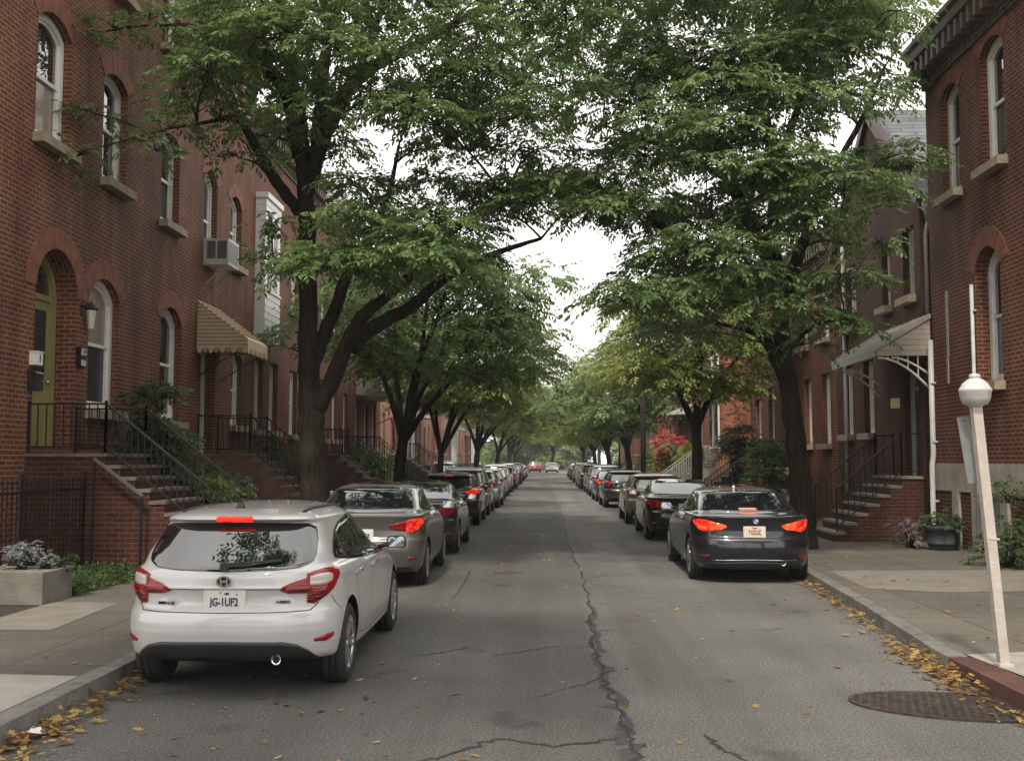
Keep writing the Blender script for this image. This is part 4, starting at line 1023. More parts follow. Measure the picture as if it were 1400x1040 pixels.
def car_body(kind, Lc, keys, paintm, wr, axles):
    # resample the slices
    K = np.array(keys); seg = np.sqrt(np.diff(K[:, 0])**2 + 0.5 * np.diff(K[:, 1])**2 + 0.25 * np.diff(K[:, 2])**2); t = np.concatenate([[0], np.cumsum(seg)])
    ts = np.unique(np.concatenate([np.linspace(0, t[-1], 84), t]))
    ts = ts[np.concatenate([[True], np.diff(ts) > 1e-3])]
    Z, W, R_, F = [np.interp(ts, t, K[:, i]) for i in range(4)]
    def sm(a):
        b = a.copy(); b[1:-1] = 0.25 * a[:-2] + 0.5 * a[1:-1] + 0.25 * a[2:]; return b
    Z, W, R_, F = sm(Z), sm(W), sm(R_), sm(F)
    if kind == 'hatch':
        ex = [.68, .70, .72, .745, .79, .815, .83, .838, .843, .848, .854]; ex = [e for e in ex if np.min(np.abs(Z - e)) > .002]
        W, R_, F = [np.interp(np.sort(np.concatenate([Z, ex])), Z, a) for a in (W, R_, F)]; Z = np.sort(np.concatenate([Z, ex]))
    zb = 1.0
    vs = []; nper = None
    for z, w_, r, f in zip(Z, W, R_, F):
        half = []
        g = min(1.0, max(0.0, (z - 0.9) / 0.2))
        dr = min(0.62 - 0.25 * g, (f - r) * 0.42); nr = 3.1 + 0.5 * g
        df = min(0.75, (f - r) * 0.42); nf = 2.6
        xs = np.concatenate([np.linspace(0, 0.9, 15), ])
        for q in xs: half.append((q * w_, r + dr * (1 - (1 - q ** nr) ** (1 / nr))))
        y9 = r + dr * (1 - (1 - 0.9 ** nr) ** (1 / nr))
        for y in np.linspace(y9, r + dr, 11)[1:]:
            u = min(1.0, max(0.0, (dr - (y - r)) / dr)); half.append((w_ * (1 - u ** nr) ** (1 / nr), y))
        ya, yb = r + dr, f - df
        for i in range(1, 25):
            y = ya + (yb - ya) * i / 25
            half.append((w_, y))
        for i in range(0, 11):
            th = (PI / 2) * i / 10
            half.append((w_ * max(0, math.cos(th)) ** (2 / nf), f - df + df * math.sin(th) ** (2 / nf)))
        # barrel the sides a little, pinch toward the ends
        h2 = []
        for x, y in half:
            u = min(1.0, max(0.0, (y - r) / max(0.3, f - r)))
            h2.append((x * (1 - 0.055 * (2 * u - 0.9) ** 2), y))
        # character line along the flank
        loop = [(x, y, z) for x, y in h2] + [(-x, y, z) for x, y in reversed(h2[1:-1])]
        
        if kind == 'hatch':
            # the number plate sits in a shallow dish pressed into the tailgate
            s1 = lambda q: max(0.0, min(1.0, q)) ** 2 * (3 - 2 * max(0.0, min(1.0, q)))
            loop = [(x, y + (0.030 * s1((.50 - abs(x) - (.845 - z) * .55) / .05) * s1((z - .685) / .05) * s1((.85 - z) / .012) if y < r + .3 else 0), z) for x, y, z in loop]
        nper = len(loop); vs += loop
    n = len(Z); fs = []
    for i in range(n - 1):
        for j in range(nper):
            a = i * nper + j; c = i * nper + (j + 1) % nper
            fs.append((a, c, c + nper, a + nper))
    fs.append(tuple(range(nper))[::-1]); fs.append(tuple((n - 1) * nper + j for j in range(nper)))
    me = bpy.data.meshes.new('body'); me.from_pydata(vs, [], fs); fix_normals(me)
    bm = bmesh.new(); bm.from_mesh(me); bvh = BVHTree.FromBMesh(bm); bm.free()
    me.materials.append(paintm); me.materials.append(M['trim_black'])
    # wheel arches
    o = link('body', me)
    cb = MB()
    for ya in axles:
        for s in (-1, 1):
            cb.lathe([(wr + 0.055, s * 0.52), (wr + 0.055, s * 1.3)], (0, ya, wr + 0.01), 40, axis='x', sm=False)
    cme = cb.mesh('cutter', M['trim_black'], uv=False); fix_normals(cme)
    cme.materials.clear(); cme.materials.append(M['trim_black'])
    co = link('cutter', cme)
    md = o.modifiers.new('b', 'BOOLEAN'); md.operation = 'DIFFERENCE'; md.object = co; md.solver = 'EXACT'
    bpy.context.view_layer.update()
    nm = bpy.data.meshes.new_from_object(o.evaluated_get(bpy.context.evaluated_depsgraph_get()))
    o.modifiers.clear(); o.data = nm; nm.name = 'body'
    bpy.data.objects.remove(co)
    smooth_angle(nm, 32)
    return o, bvh

def cast(bvh, mode, a, b, ctr=None):
    if mode == 'rear': o, d = Vector((a, -4, b)), Vector((0, 1, 0))
    elif mode == 'front': o, d = Vector((a, 9, b)), Vector((0, -1, 0))
    elif mode == 'side': o, d = Vector((4, a, b)), Vector((-1, 0, 0))
    elif mode == 'top': o, d = Vector((a, b, 5)), Vector((0, 0, -1))
    elif mode == 'corner':
        an = Rd(a); dr = Vector((math.sin(an), -math.cos(an), 0)); o = Vector((ctr[0], ctr[1], b)) + dr * 4; d = -dr
    h = bvh.ray_cast(o, d, 12)
    if h[0] is None:
        q = o + d * 4
        h = bvh.find_nearest(q)
    n = h[1]
    if n.dot(d) > 0: n = -n
    return h[0], n

def patch(mb, bvh, mode, cols, N, Mr, off, m=0, mirror=False, ctr=None, skirt=0.012):
    A = [c[0] for c in cols]; LO = [c[1] for c in cols]; HI = [c[2] for c in cols]
    tt = np.linspace(0, 1, len(cols)); pts = []; nor = []
    us = sorted(set(np.linspace(0, 1, N)) | set(tt))
    for u in us:
        a = float(np.interp(u, tt, A)); lo = float(np.interp(u, tt, LO)); hi = float(np.interp(u, tt, HI))
        for k in range(Mr):
            p, n = cast(bvh, mode, a, lo + (hi - lo) * k / (Mr - 1), ctr)
            pts.append(p + n * off); nor.append(n)
    NN = len(us); fs = []
    for i in range(NN - 1):
        for k in range(Mr - 1):
            q = i * Mr + k; fs.append((q, q + Mr, q + Mr + 1, q + 1))
    vs = [tuple(p) for p in pts]
    if skirt:
        bd = [i * Mr for i in range(NN)] + [(NN - 1) * Mr + k for k in range(1, Mr)] + [i * Mr + Mr - 1 for i in range(NN - 2, -1, -1)] + [k for k in range(Mr - 2, 0, -1)]
        o = len(vs); vs += [tuple(pts[i] - nor[i] * (off + skirt)) for i in bd]
        nb = len(bd)
        sk = [(bd[i], bd[(i + 1) % nb], o + (i + 1) % nb, o + i) for i in range(nb)]
    else: sk = []
    if mirror: vs = [(-x, y, z) for x, y, z in vs]
    base = len(mb.v)
    mb.add(vs, fs, m, True); 
    if sk:
        for f in sk: mb.f.append(tuple(i + base for i in f)); mb.m.append(m); mb.s.append(False)
def pobj(name, mats, parent, jobs):
    """jobs: list of dict for patch(); one mesh"""
    b = MB()
    for j in jobs: patch(b, **j)
    me = b.mesh(name, mats, uv=False); fix_normals(me)
    return link(name, me, parent)

TYCACHE = {}
def wheel_meshes(r, wd=0.2):
    if (r, wd) in TYCACHE: return TYCACHE[(r, wd)]
    t = MB(); h = wd / 2
    t.lathe([(r * .66, -h * .8), (r * .70, -h), (r * .86, -h * 1.04), (r * .965, -h * .86), (r, -h * .6), (r * 1.001, -h * .34), (r * .985, -h * .33), (r * .985, -h * .25), (r * 1.001, -h * .24), (r * 1.002, h * .24), (r * .985, h * .25), (r * .985, h * .33), (r * 1.001, h * .34), (r, h * .6), (r * .965, h * .86), (r * .86, h * 1.04), (r * .70, h), (r * .66, h * .8)], (0, 0, 0), 40, axis='x')
    q = MB(); rr = r * .67
    q.lathe([(rr, -h * .7), (rr, h * .84), (rr * 1.03, h * .98), (rr * .93, h * .98), (rr * .88, h * .6), (rr * .88, -h * .3)], (0, 0, 0), 36, m=0, axis='x')
    q.lathe([(rr * .9, h * .1), (0.0, h * .12)], (0, 0, 0), 24, m=1, axis='x')
    q.lathe([(rr * .26, h * .2), (rr * .26, h * .82), (rr * .2, h * .9), (0.0, h * .92)], (0, 0, 0), 20, m=0, axis='x')
    for k in range(5):
        for dd in (-0.17, 0.17):
            a = 2 * PI * k / 5 + dd; a2 = 2 * PI * k / 5 + dd * 0.75
            q.bar((h * .72, math.cos(a2) * rr * .2, math.sin(a2) * rr * .2), (h * .84, math.cos(a) * rr * .92, math.sin(a) * rr * .92), rr * .13, 0.03, up=(1, 0, 0))
    TYCACHE[(r, wd)] = (t.mesh('wheel', M['tyre'], uv=False), q.mesh('rim', [M['rim'], M['trim_black']], uv=False))
    return TYCACHE[(r, wd)]

def seam_path(bvh, mb, mode, pts, wd=0.007, mirror=False, m=0, off=0.0016, lift=0.0):
    """a thin dark gap line drawn on the body along 2D points"""
    P = []
    for i in range(len(pts) - 1):
        a, c = pts[i], pts[i + 1]; n = max(2, int(math.hypot(c[0] - a[0], c[1] - a[1]) / 0.03))
        for k in range(n): P.append((a[0] + (c[0] - a[0]) * k / n, a[1] + (c[1] - a[1]) * k / n))
    P.append(pts[-1]); H = [cast(bvh, mode, *p) for p in P]; vs = []; fs = []
    for i, (p, n) in enumerate(H):
        d = (H[min(i + 1, len(H) - 1)][0] - H[max(i - 1, 0)][0]).normalized(); s = d.cross(n).normalized() * wd / 2
        q = p + n * (off + lift); vs += [tuple(q + s), tuple(q - s)]
        if i: fs.append((2 * i - 2, 2 * i - 1, 2 * i + 1, 2 * i))
    if mirror: vs = [(-x, y, z) for x, y, z in vs]
    mb.add(vs, fs, m, True)

def make_car(kind, label, paintm, loc, rz=0.0, Lc=4.3, Hs=1.0, Ws=1.0, lit=False, wr=0.325, detail=2, plate='plate', group=None, plate_text=None, rimm=None, white_insert=False):
    root = thing('parked_car', label, 'car', loc, rz, group)
    keys = car_keys(kind, Lc, Hs, Ws)
    axles = (0.83, Lc - 0.88)
    body, bvh = car_body(kind, Lc, keys, paintm, wr, axles); body.parent = root
    zs = [k[0] for k in keys]
    lens = M['lens_lit'] if lit else M['lens_red']
    tall = kind in ('suv', 'wagon', 'van')
    up = (lambda z: 1.0 + (z - 1.0) * ({'suv': 1.62, 'wagon': 1.5, 'van': 1.8}[kind] - 1.0) / 0.62) if tall else (lambda z: z)
    S = lambda z: z * Hs
    # ---- glass
    if kind == 'hatch':
        rw = [(-.665, 1.09, 1.12), (-.655, 1.05, 1.2), (-.62, 1.025, 1.30), (-.56, 1.0, 1.33), (-.4, .985, 1.337), (0, .972, 1.34), (.4, .985, 1.337), (.56, 1.0, 1.33), (.62, 1.025, 1.30), (.655, 1.05, 1.2), (.665, 1.09, 1.12)]
    elif kind == 'sedan':
        rw = [(-.67, 1.075, 1.1), (-.64, 1.068, 1.2), (-.57, 1.062, 1.325), (-.3, 1.055, 1.355), (0, 1.052, 1.36), (.3, 1.055, 1.355), (.57, 1.062, 1.325), (.64, 1.068, 1.2), (.67, 1.075, 1.1)]
    else:
        rw = [(-.66, 1.10, 1.16), (-.64, 1.06, 1.34), (-.58, 1.04, 1.44), (0, 1.03, 1.455), (.58, 1.04, 1.44), (.64, 1.06, 1.34), (.66, 1.10, 1.16)]
        rw = [(a, up(b_), up(c)) for a, b_, c in rw]
    rw = [(a * Ws, S(b_), S(c)) for a, b_, c in rw]
    pobj('rear_window', M['car_glass'], root, [dict(bvh=bvh, mode='rear', cols=rw, N=40, Mr=12, off=0.004)])
    # side windows: polygons (y, z low, z high)
    if kind == 'hatch':
        sw = [[(.60, 1.06, 1.075), (.75, 1.04, 1.16), (.95, 1.02, 1.235)], [(.985, 1.015, 1.245), (1.2, 1.0, 1.29), (1.7, .975, 1.335), (1.76, .972, 1.338)], [(1.83, .97, 1.34), (2.2, .955, 1.325), (2.6, .94, 1.2), (2.95, .93, .99)]]
    elif kind == 'sedan':
        sw = [[(.92, 1.065, 1.08), (1.15, 1.045, 1.19), (1.45, 1.035, 1.255)], [(1.48, 1.03, 1.262), (1.7, 1.02, 1.29), (2.15, 1.0, 1.325)], [(2.22, 1.0, 1.326), (2.6, .985, 1.31), (3.0, .97, 1.16), (3.3, .965, .99)]]
    else:
        q = Lc - 4.4
        sw = [[(.55, 1.1, 1.14), (.65, 1.075, 1.36), (.75, 1.07, 1.40), (1.15, 1.06, 1.425)], [(1.21, 1.055, 1.43), (2.0, 1.03, 1.44)], [(2.07, 1.03, 1.44), (2.5 + q, 1.02, 1.40), (2.85 + q, 1.01, 1.2), (3.12 + q, 1.005, 1.03)]]
        sw = [[(a, up(b_), up(c)) for a, b_, c in p] for p in sw]
    for mir in (False, True):
        un = [q for p in sw for q in p]
        pobj('window_trim', M['trim_black'], root, [dict(bvh=bvh, mode='side', cols=[(a, S(b_) - .012, S(c) + .012) for a, b_, c in un], N=24, Mr=9, off=0.0022, mirror=mir, skirt=0.006)])
        for p in sw:
            pobj('side_window', M['car_glass'], root, [dict(bvh=bvh, mode='side', cols=[(a, S(b_), S(c)) for a, b_, c in p], N=16, Mr=9, off=0.004, mirror=mir)])
    ztop = {'hatch': 1.36, 'sedan': 1.34}.get(kind, up(1.48)); zlo = {'hatch': 1.03, 'sedan': 1.06}.get(kind, up(1.1))
    wsc = [(-.62, zlo + .05, ztop - .12), (-.5, zlo, ztop), (0, zlo, ztop + .01), (.5, zlo, ztop), (.62, zlo + .05, ztop - .12)]
    pobj('windshield', M['car_glass'], root, [dict(bvh=bvh, mode='front', cols=[(a * Ws, S(b_), S(c)) for a, b_, c in wsc], N=20, Mr=8, off=0.004)])
    # black surround lines on side glass
    # ---- tail lights
    yc = 0.55
    for mir in (False, True):
        cx = 0.45 * Ws
        if kind == 'hatch':
            outer = [(26, S(.735), S(.955)), (34, S(.725), S(.97)), (50, S(.78), S(.985)), (66, S(.86), S(.985)), (76, S(.93), S(.965))]
            inner = [(.43 * Ws, S(.83), S(.845)), (.50 * Ws, S(.812), S(.885)), (.62 * Ws, S(.81), S(.925)), (.675 * Ws, S(.812), S(.94))]
            l = pobj('taillight', M['lens_lit'] if lit else M['lens_red'], root, [dict(bvh=bvh, mode='corner', cols=outer, N=22, Mr=8, off=0.012, mirror=mir, ctr=(cx, yc), skirt=0.02), dict(bvh=bvh, mode='rear', cols=inner, N=14, Mr=6, off=0.010, mirror=mir, skirt=0.02)])
            if white_insert:
                pobj('clear_lens', M['lens_clear'], l, [dict(bvh=bvh, mode='corner', cols=[(29, S(.865), S(.935)), (40, S(.862), S(.95)), (54, S(.875), S(.955)), (60, S(.895), S(.94))], N=12, Mr=5, off=0.0145, mirror=mir, ctr=(cx, yc), skirt=0.004)])
                pobj('dark_lens', M['lens_dark'], l, [dict(bvh=bvh, mode='corner', cols=[(28, S(.74), S(.80)), (40, S(.75), S(.835)), (50, S(.79), S(.845))], N=10, Mr=5, off=0.0142, mirror=mir, ctr=(cx, yc), skirt=0.004), dict(bvh=bvh, mode='rear', cols=[(.46 * Ws, S(.826), S(.845)), (.60 * Ws, S(.822), S(.85)), (.66 * Ws, S(.822), S(.85))], N=8, Mr=4, off=0.0122, mirror=mir, skirt=0.004)])
        elif kind == 'sedan':
            outer = [(24, S(.78), S(.93)), (36, S(.765), S(.95)), (52, S(.80), S(.955)), (66, S(.87), S(.945)), (74, S(.91), S(.93))]
            inner = [(.40 * Ws, S(.84), S(.865)), (.48 * Ws, S(.80), S(.89)), (.62 * Ws, S(.785), S(.925)), (.665 * Ws, S(.78), S(.93))]
            l = pobj('taillight', [M['lens_lit'] if lit else M['lens_red'], M['lens_amber'] if lit is True else M['lens_red']], root, [dict(bvh=bvh, mode='corner', cols=outer, N=18, Mr=7, off=0.010, mirror=mir, ctr=(cx, yc), skirt=0.02, m=0), dict(bvh=bvh, mode='rear', cols=inner, N=12, Mr=6, off=0.009, mirror=mir, skirt=0.02, m=1)])
            if lit is True: pobj('light_bar', M['lens_amber'], l, [dict(bvh=bvh, mode='corner', cols=[(34, S(.80), S(.835)), (48, S(.83), S(.865)), (58, S(.86), S(.885))], N=10, Mr=4, off=0.0125, mirror=mir, ctr=(cx, yc), skirt=0.004)])
        else:
            outer = [(28, S(.86), S(1.02)), (40, S(.84), S(1.05)), (58, S(.88), S(1.05)), (70, S(.94), S(1.03))]
            inner = [(.50 * Ws, S(.90), S(.97)), (.62 * Ws, S(.875), S(1.0)), (.675 * Ws, S(.87), S(1.01))]
            pobj('taillight', lens, root, [dict(bvh=bvh, mode='corner', cols=outer, N=16, Mr=7, off=0.010, mirror=mir, ctr=(cx, yc), skirt=0.02), dict(bvh=bvh, mode='rear', cols=inner, N=10, Mr=5, off=0.009, mirror=mir, skirt=0.02)])
        # headlight (front corner)
        hl = [(110, S(.62), S(.72)), (125, S(.60), S(.74)), (140, S(.62), S(.72))]
        pobj('headlight', M['lens_clear'], root, [dict(bvh=bvh, mode='corner', cols=hl, N=10, Mr=5, off=0.008, mirror=mir, ctr=(0.3, Lc - 0.75), skirt=0.02)])
        # reflector
        rf = [(32, S(.44), S(.462)), (46, S(.432), S(.485)), (58, S(.46), S(.492))] if kind == 'hatch' else [(26, S(.40), S(.428)), (44, S(.402), S(.43))]
        pobj('reflector', M['lens_red'], root, [dict(bvh=bvh, mode='corner', cols=rf, N=8, Mr=3, off=0.005, mirror=mir, ctr=(cx, yc))])
    # ---- high brake light
    zb = {'hatch': 1.352, 'sedan': 1.335}.get(kind, up(1.478))
    if kind == 'hatch': pobj('brake_light', M['lens_lit'] if detail == 2 else M['lens_red'], root, [dict(bvh=bvh, mode='rear', cols=[(-.15, S(1.362), S(1.378)), (-.13, S(1.356), S(1.385)), (.13, S(1.356), S(1.385)), (.15, S(1.362), S(1.378))], N=12, Mr=4, off=0.012, skirt=0.02)])
    elif tall: pobj('brake_light', M['lens_lit'] if lit else M['lens_red'], root, [dict(bvh=bvh, mode='rear', cols=[(-.13, S(up(1.485))), (.13, S(up(1.485)))] if False else [(-.13, S(up(1.483)), S(up(1.508))), (.13, S(up(1.483)), S(up(1.508)))], N=8, Mr=3, off=0.006)])
    elif lit is True: pobj('brake_light', M['lens_amber'], root, [dict(bvh=bvh, mode='rear', cols=[(-.14, S(1.064), S(1.10)), (.14, S(1.064), S(1.10))], N=8, Mr=3, off=0.008)])
    # ---- lower bumper trim
    if kind == 'hatch':
        tr = [(-.71, .295, .305), (-.66, .29, .37), (-.58, .29, .425), (-.47, .29, .45), (0, .29, .455), (.47, .29, .45), (.58, .29, .425), (.66, .29, .37), (.71, .295, .305)]
    else:
        tr = [(-.72, .225, .25), (-.66, .225, .31), (0, .225, .33), (.66, .225, .31), (.72, .225, .25)] if not tall else [(-.74, .27, .34), (-.68, .27, .46), (0, .27, .48), (.68, .27, .46), (.74, .27, .34)]
    pobj('bumper_trim', M['plastic_black'], root, [dict(bvh=bvh, mode='rear', cols=[(a * Ws, S(b_), S(c)) for a, b_, c in tr], N=30, Mr=6, off=0.006)])
    # ---- seams
    seams = []
    for mir in (False, True):
        if kind == 'hatch':
            for pts in ([(1.80, 1.36), (1.79, .96), (1.79, .42), (1.82, .30)], [(2.95, .93), (2.98, .6), (2.92, .36)], [(.95, 1.25), (.93, 1.03), (1.0, .9), (1.18, .62), (1.27, .42), (1.35, .33)], [(1.82, .30), (2.85, .32)], [(1.3, .33), (1.79, .30)], [(.335, .775), (.40, .70), (.455, .655)]): seams.append((('side', pts), dict(mirror=mir)))
        elif kind == 'sedan':
            for pts in ([(2.18, 1.34), (2.17, .96), (2.16, .42), (2.2, .30)], [(3.3, .96), (3.34, .6), (3.25, .36)], [(1.44, 1.24), (1.35, 1.03), (1.42, .75), (1.5, .5), (1.6, .32)], [(1.6, .30), (3.2, .32)]): seams.append((('side', pts), dict(mirror=mir)))
        else:
            for pts in ([(2.03, S(up(1.44))), (2.03, .96), (2.03, .5), (2.06, .36)], [(3.1, 1.0), (3.14, .6), (3.05, .40)], [(1.18, up(1.42)), (1.16, 1.03), (1.25, .75), (1.4, .5), (1.45, .38)]): seams.append((('side', pts), dict(mirror=mir)))
    if kind == 'hatch':
        seams.append((('rear', [(-.725, .80), (-.70, .72), (-.66, .678), (-.5, .672), (0, .669), (.5, .672), (.66, .678), (.70, .72), (.725, .80)], 0.009), {}))
        seams.append((('rear', [(-.44, .842), (0, .838), (.44, .842)], 0.01), {}))
    elif kind == 'sedan':
        seams.append((('rear', [(-.66, .84), (-.62, .70), (-.5, .678), (0, .674), (.5, .678), (.62, .70), (.66, .84)], 0.008), {}))
    else:
        seams.append((('rear', [(-.70, .98), (-.69, .78), (-.62, .745), (0, .742), (.62, .745), (.69, .78), (.70, .98)], 0.009), {}))
    for sa in seams:
        sb = MB(); seam_path(bvh, sb, *sa[0], **sa[1]); sb.build('panel_gap', M['seam'], root, uv=False)
    # ---- plate
    zp = {'hatch': .755, 'sedan': .77}.get(kind, .87)
    p0, n0 = cast(bvh, 'rear', 0.0, zp)
    b = MB(); b.box(-.155, .155, -.008, .006, -.078, .078); b.box(-.165, .165, -.004, .01, -.086, .086)
    pl = b.build('license_plate', M[plate], root, uv=False); pl.location = (0, p0.y - 0.012, p0.z); pl.rotation_euler = (-0.04, 0, 0)
    if plate_text:
        for (s, sz, zz, mm, xx) in plate_text:
            tx = text_mesh('plate_lettering', s, sz, M[mm], pl, align='CENTER', bold=0.0022); tx.rotation_euler = (Rd(90), 0, 0); tx.location = (xx, -0.0105, zz); tx.scale = (.82, 1.1, 1) if sz > .06 else (1, 1, 1)
    # ---- wheels
    tm, rm = wheel_meshes(wr)
    for ya in axles:
        for s in (-1, 1):
            xw = float(np.interp(0.45, zs, [k[1] for k in keys])) - 0.115
            wo = link('wheel', tm, root); wo.location = (s * xw, ya, wr)
            wo.rotation_euler = (random.uniform(0, 6), 0, 0) if s > 0 else (random.uniform(0, 6), 0, PI)
            link('rim', rm, wo)
    # ---- mirrors, handles, exhaust, underbody
    zm = S({'hatch': .975, 'sedan': 1.0}.get(kind, 1.06)); ym = {'hatch': 2.74, 'sedan': 3.05}.get(kind, Lc - 1.62)
    for s in (-1, 1):
        xm = 0.85 * Ws
        b = MB()
        b.tube([(s * (xm - 0.06), ym + 0.05, zm - 0.02), (s * (xm + 0.06), ym + 0.03, zm + 0.02)], 0.022, 8, m=1)
        prof = [(-.085, .02), (-.075, .0), (.1, -.005), (.12, .02), (.115, .09), (.09, .125), (-.06, .12), (-.085, .09)]
        pts0 = [(s * (xm + 0.12 + a), ym, zm + c - 0.02) for a, c in prof]
        pts1 = [(s * (xm + 0.10 + a * .8), ym + 0.10, zm + 0.035 + (c - 0.05) * .8 - 0.0) for a, c in prof]
        k = len(prof); b.add(pts0 + pts1, [(i, (i + 1) % k, k + (i + 1) % k, k + i) for i in range(k)] + [tuple(range(k)), tuple(range(k, 2 * k))[::-1]], 0)
        me = b.mesh('mirror', [M['plastic_black'] if kind == 'hatch' else paintm, M['plastic_black']], uv=False); fix_normals(me); mo = link('mirror', me, root)
        g = MB(); g.add([(s * (xm + 0.12 + a * .86 + .002), ym - 0.004, zm - 0.02 + 0.055 + (c - 0.055) * .82) for a, c in prof], [tuple(range(k))]); g.build('mirror_glass', M['mirror_glass'], mo, uv=False)
        for yh, zh in {'hatch': [(1.18, .89), (2.02, .875)], 'sedan': [(1.52, .90), (2.4, .885)]}.get(kind, [(1.35, .95), (2.25, .94)]):
            p, nn = cast(bvh, 'side', yh, S(zh))
            h = MB(); h.bar((s * (p.x + 0.022), yh - 0.09, p.z), (s * (p.x + 0.022), yh + 0.09, p.z + 0.004), 0.018, 0.028); h.box(s * (p.x - 0.01), s * (p.x + 0.014), yh - 0.085, yh - 0.06, p.z - 0.012, p.z + 0.012); h.box(s * (p.x - 0.01), s * (p.x + 0.014), yh + 0.06, yh + 0.085, p.z - 0.01, p.z + 0.014)
            h.build('door_handle', paintm if kind != 'hatch' else M['chrome'], root, uv=False)
    b = MB(); b.tube([(.42, .07, .312), (.42, .5, .312)], .036, 14, cap=False); b.lathe([(.031, .04), (.0, .05)], (.42, .05, .312), 14, m=1, axis='y'); b.lathe([(.04, -.004), (.03, -.004), (.03, .03), (.04, .03), (.04, -.004)], (.42, .075, .312), 16, axis='y', cap=False)
    b.build('exhaust_pipe', [M['chrome'], M['trim_black']], root, uv=False)
    b = MB(); b.box(-.62, .62, .75, Lc - .35, .2 if not tall else .22, .25 if not tall else .28); b.box(-.52, .52, axles[0] - .04, axles[0] + .04, .27, .33)
    b.build('underbody', M['trim_black'], root, uv=False)
    root['_kind'] = kind
    CARBVH[root.name] = bvh
    return root
CARBVH = {}
GC = 'cars parked along the left kerb'; GD = 'cars parked along the right kerb'
# --- white hatchback, nearest on the left
white = make_car('hatch', 'white hatchback nearest on the left, black rear wiper and lit high brake light', M['paint_white'], (-2.5, 8.25, 0), Rd(0.2), 4.4, wr=0.325, group=GC, white_insert=True,
    plate_text=[('JG-1UF2', .078, -.012, 'plate_ink', 0), ('V', .03, .056, 'gold', -.03), ('rgin', .022, .056, 'plate_ink', .02), ('.', .08, .07, 'red_paint', .1), ('· E · WASHINGTON ·', .014, -.067, 'plate_ink', 0)])
bv = CARBVH[white.name]
# rear wiper
b = MB(); pa, na = cast(bv, 'rear', .02, 1.0); pb, nb = cast(bv, 'rear', .42, 1.045)
b.bar(pa + na * .03 + Vector((-.06, 0, 0)), pa + na * .034 + Vector((.12, 0, .02)), .05, .03); b.bar(pa + na * .034 + Vector((.05, 0, .012)), pb + na * .02, .026, .018)
b.lathe([(.035, -.03), (.035, .02)], tuple(pa + na * .02 + Vector((-.03, 0, 0))), 14, axis='y')
b.build('rear_wiper', M['plastic_black'], white, uv=False)
# antenna
b = MB(); b.lathe([(.05, 0), (.035, .025), (.016, .06), (.012, .07)], (-.08, .80, 1.432), 14); b.tube([(-.08, .80, 1.49), (-.085, .70, 1.56), (-.10, .55, 1.635), (-.14, .45, 1.67)], [.009, .008, .007, .006], 8)
b.build('antenna', M['plastic_black'], white, uv=False)
# roof seams (rails)
for s in (-1, 1):
    b = MB(); pts = []
    for i in range(22):
        y = .60 + i * .075; p, n = cast(bv, 'top', s * (.52 - .02 * abs(i - 11) / 11), y); pts.append(p + Vector((0, 0, .004)))
    b.tube(pts, .014, 6); b.build('roof_strip', M['plastic_black'] if s < 0 else M['plastic_black'], white, uv=False)
# emblem: an oval chrome ring with an upright letter shape
p, n = cast(bv, 'rear', 0, .905)
t_ = MB(); seg = 24
outer = [(math.cos(2 * PI * i / seg) * .062, math.sin(2 * PI * i / seg) * .044) for i in range(seg)]; inner = [(x * .8, z * .76) for x, z in outer]
for i in range(seg):
    j = (i + 1) % seg; t_.prism([outer[i], outer[j], inner[j], inner[i]], 'y', -.014, .0)
for pp in ([(-.03, -.033), (-.016, -.033), (-.019, .033), (-.033, .033)], [(.016, -.033), (.03, -.033), (.033, .033), (.019, .033)], [(-.02, -.006), (.02, -.006), (.02, .009), (-.02, .009)]): t_.prism(pp, 'y', -.013, .0)
e = t_.build('emblem', M['chrome'], white, uv=False); e.location = (0, p.y - .008, p.z)
bk = MB(); bk.prism(inner, 'y', -.004, .006); bk.build('emblem_backing', M['trim_black'], e, uv=False)
for s_, x, zz, sz in (('BMIN-LXE', -.46, .70 + .035, .032), ('F-REEED', .46, .745, .03)):
    p, n = cast(bv, 'rear', x, zz)
    tx = text_mesh('badge_lettering', s_, sz, M['trim_black'], white, bold=.0012); tx.location = (x, p.y - .004, zz); tx.rotation_euler = (Rd(90), 0, math.atan2(n.x, -n.y))

# --- grey fastback second on the left
make_car('sedan', 'brownish grey sedan with amber red tail lamps behind the white hatchback', M['paint_grey'], (-2.63, 15.3, 0), Rd(0.3), 4.5, Hs=1.05, group=GC, lit='outer', plate_text=[('KD4 718', .075, -.006, 'plate_ink', 0)])
make_car('sedan', 'dark grey sedan almost hidden beyond the brownish grey sedan', M['paint_dgrey'], (-2.6, 20.7, 0), 0, 4.5, group=GC)
make_car('wagon', 'glossy black wagon with lit brake lights on the left', M['paint_black'], (-2.72, 29.8, 0), 0, 4.35, lit=True, group=GC)
protoS = make_car('suv', 'silver SUV parked just past the glossy black wagon', M['paint_silver'], (-2.72, 35.2, 0), 0, 4.5, group=GC)
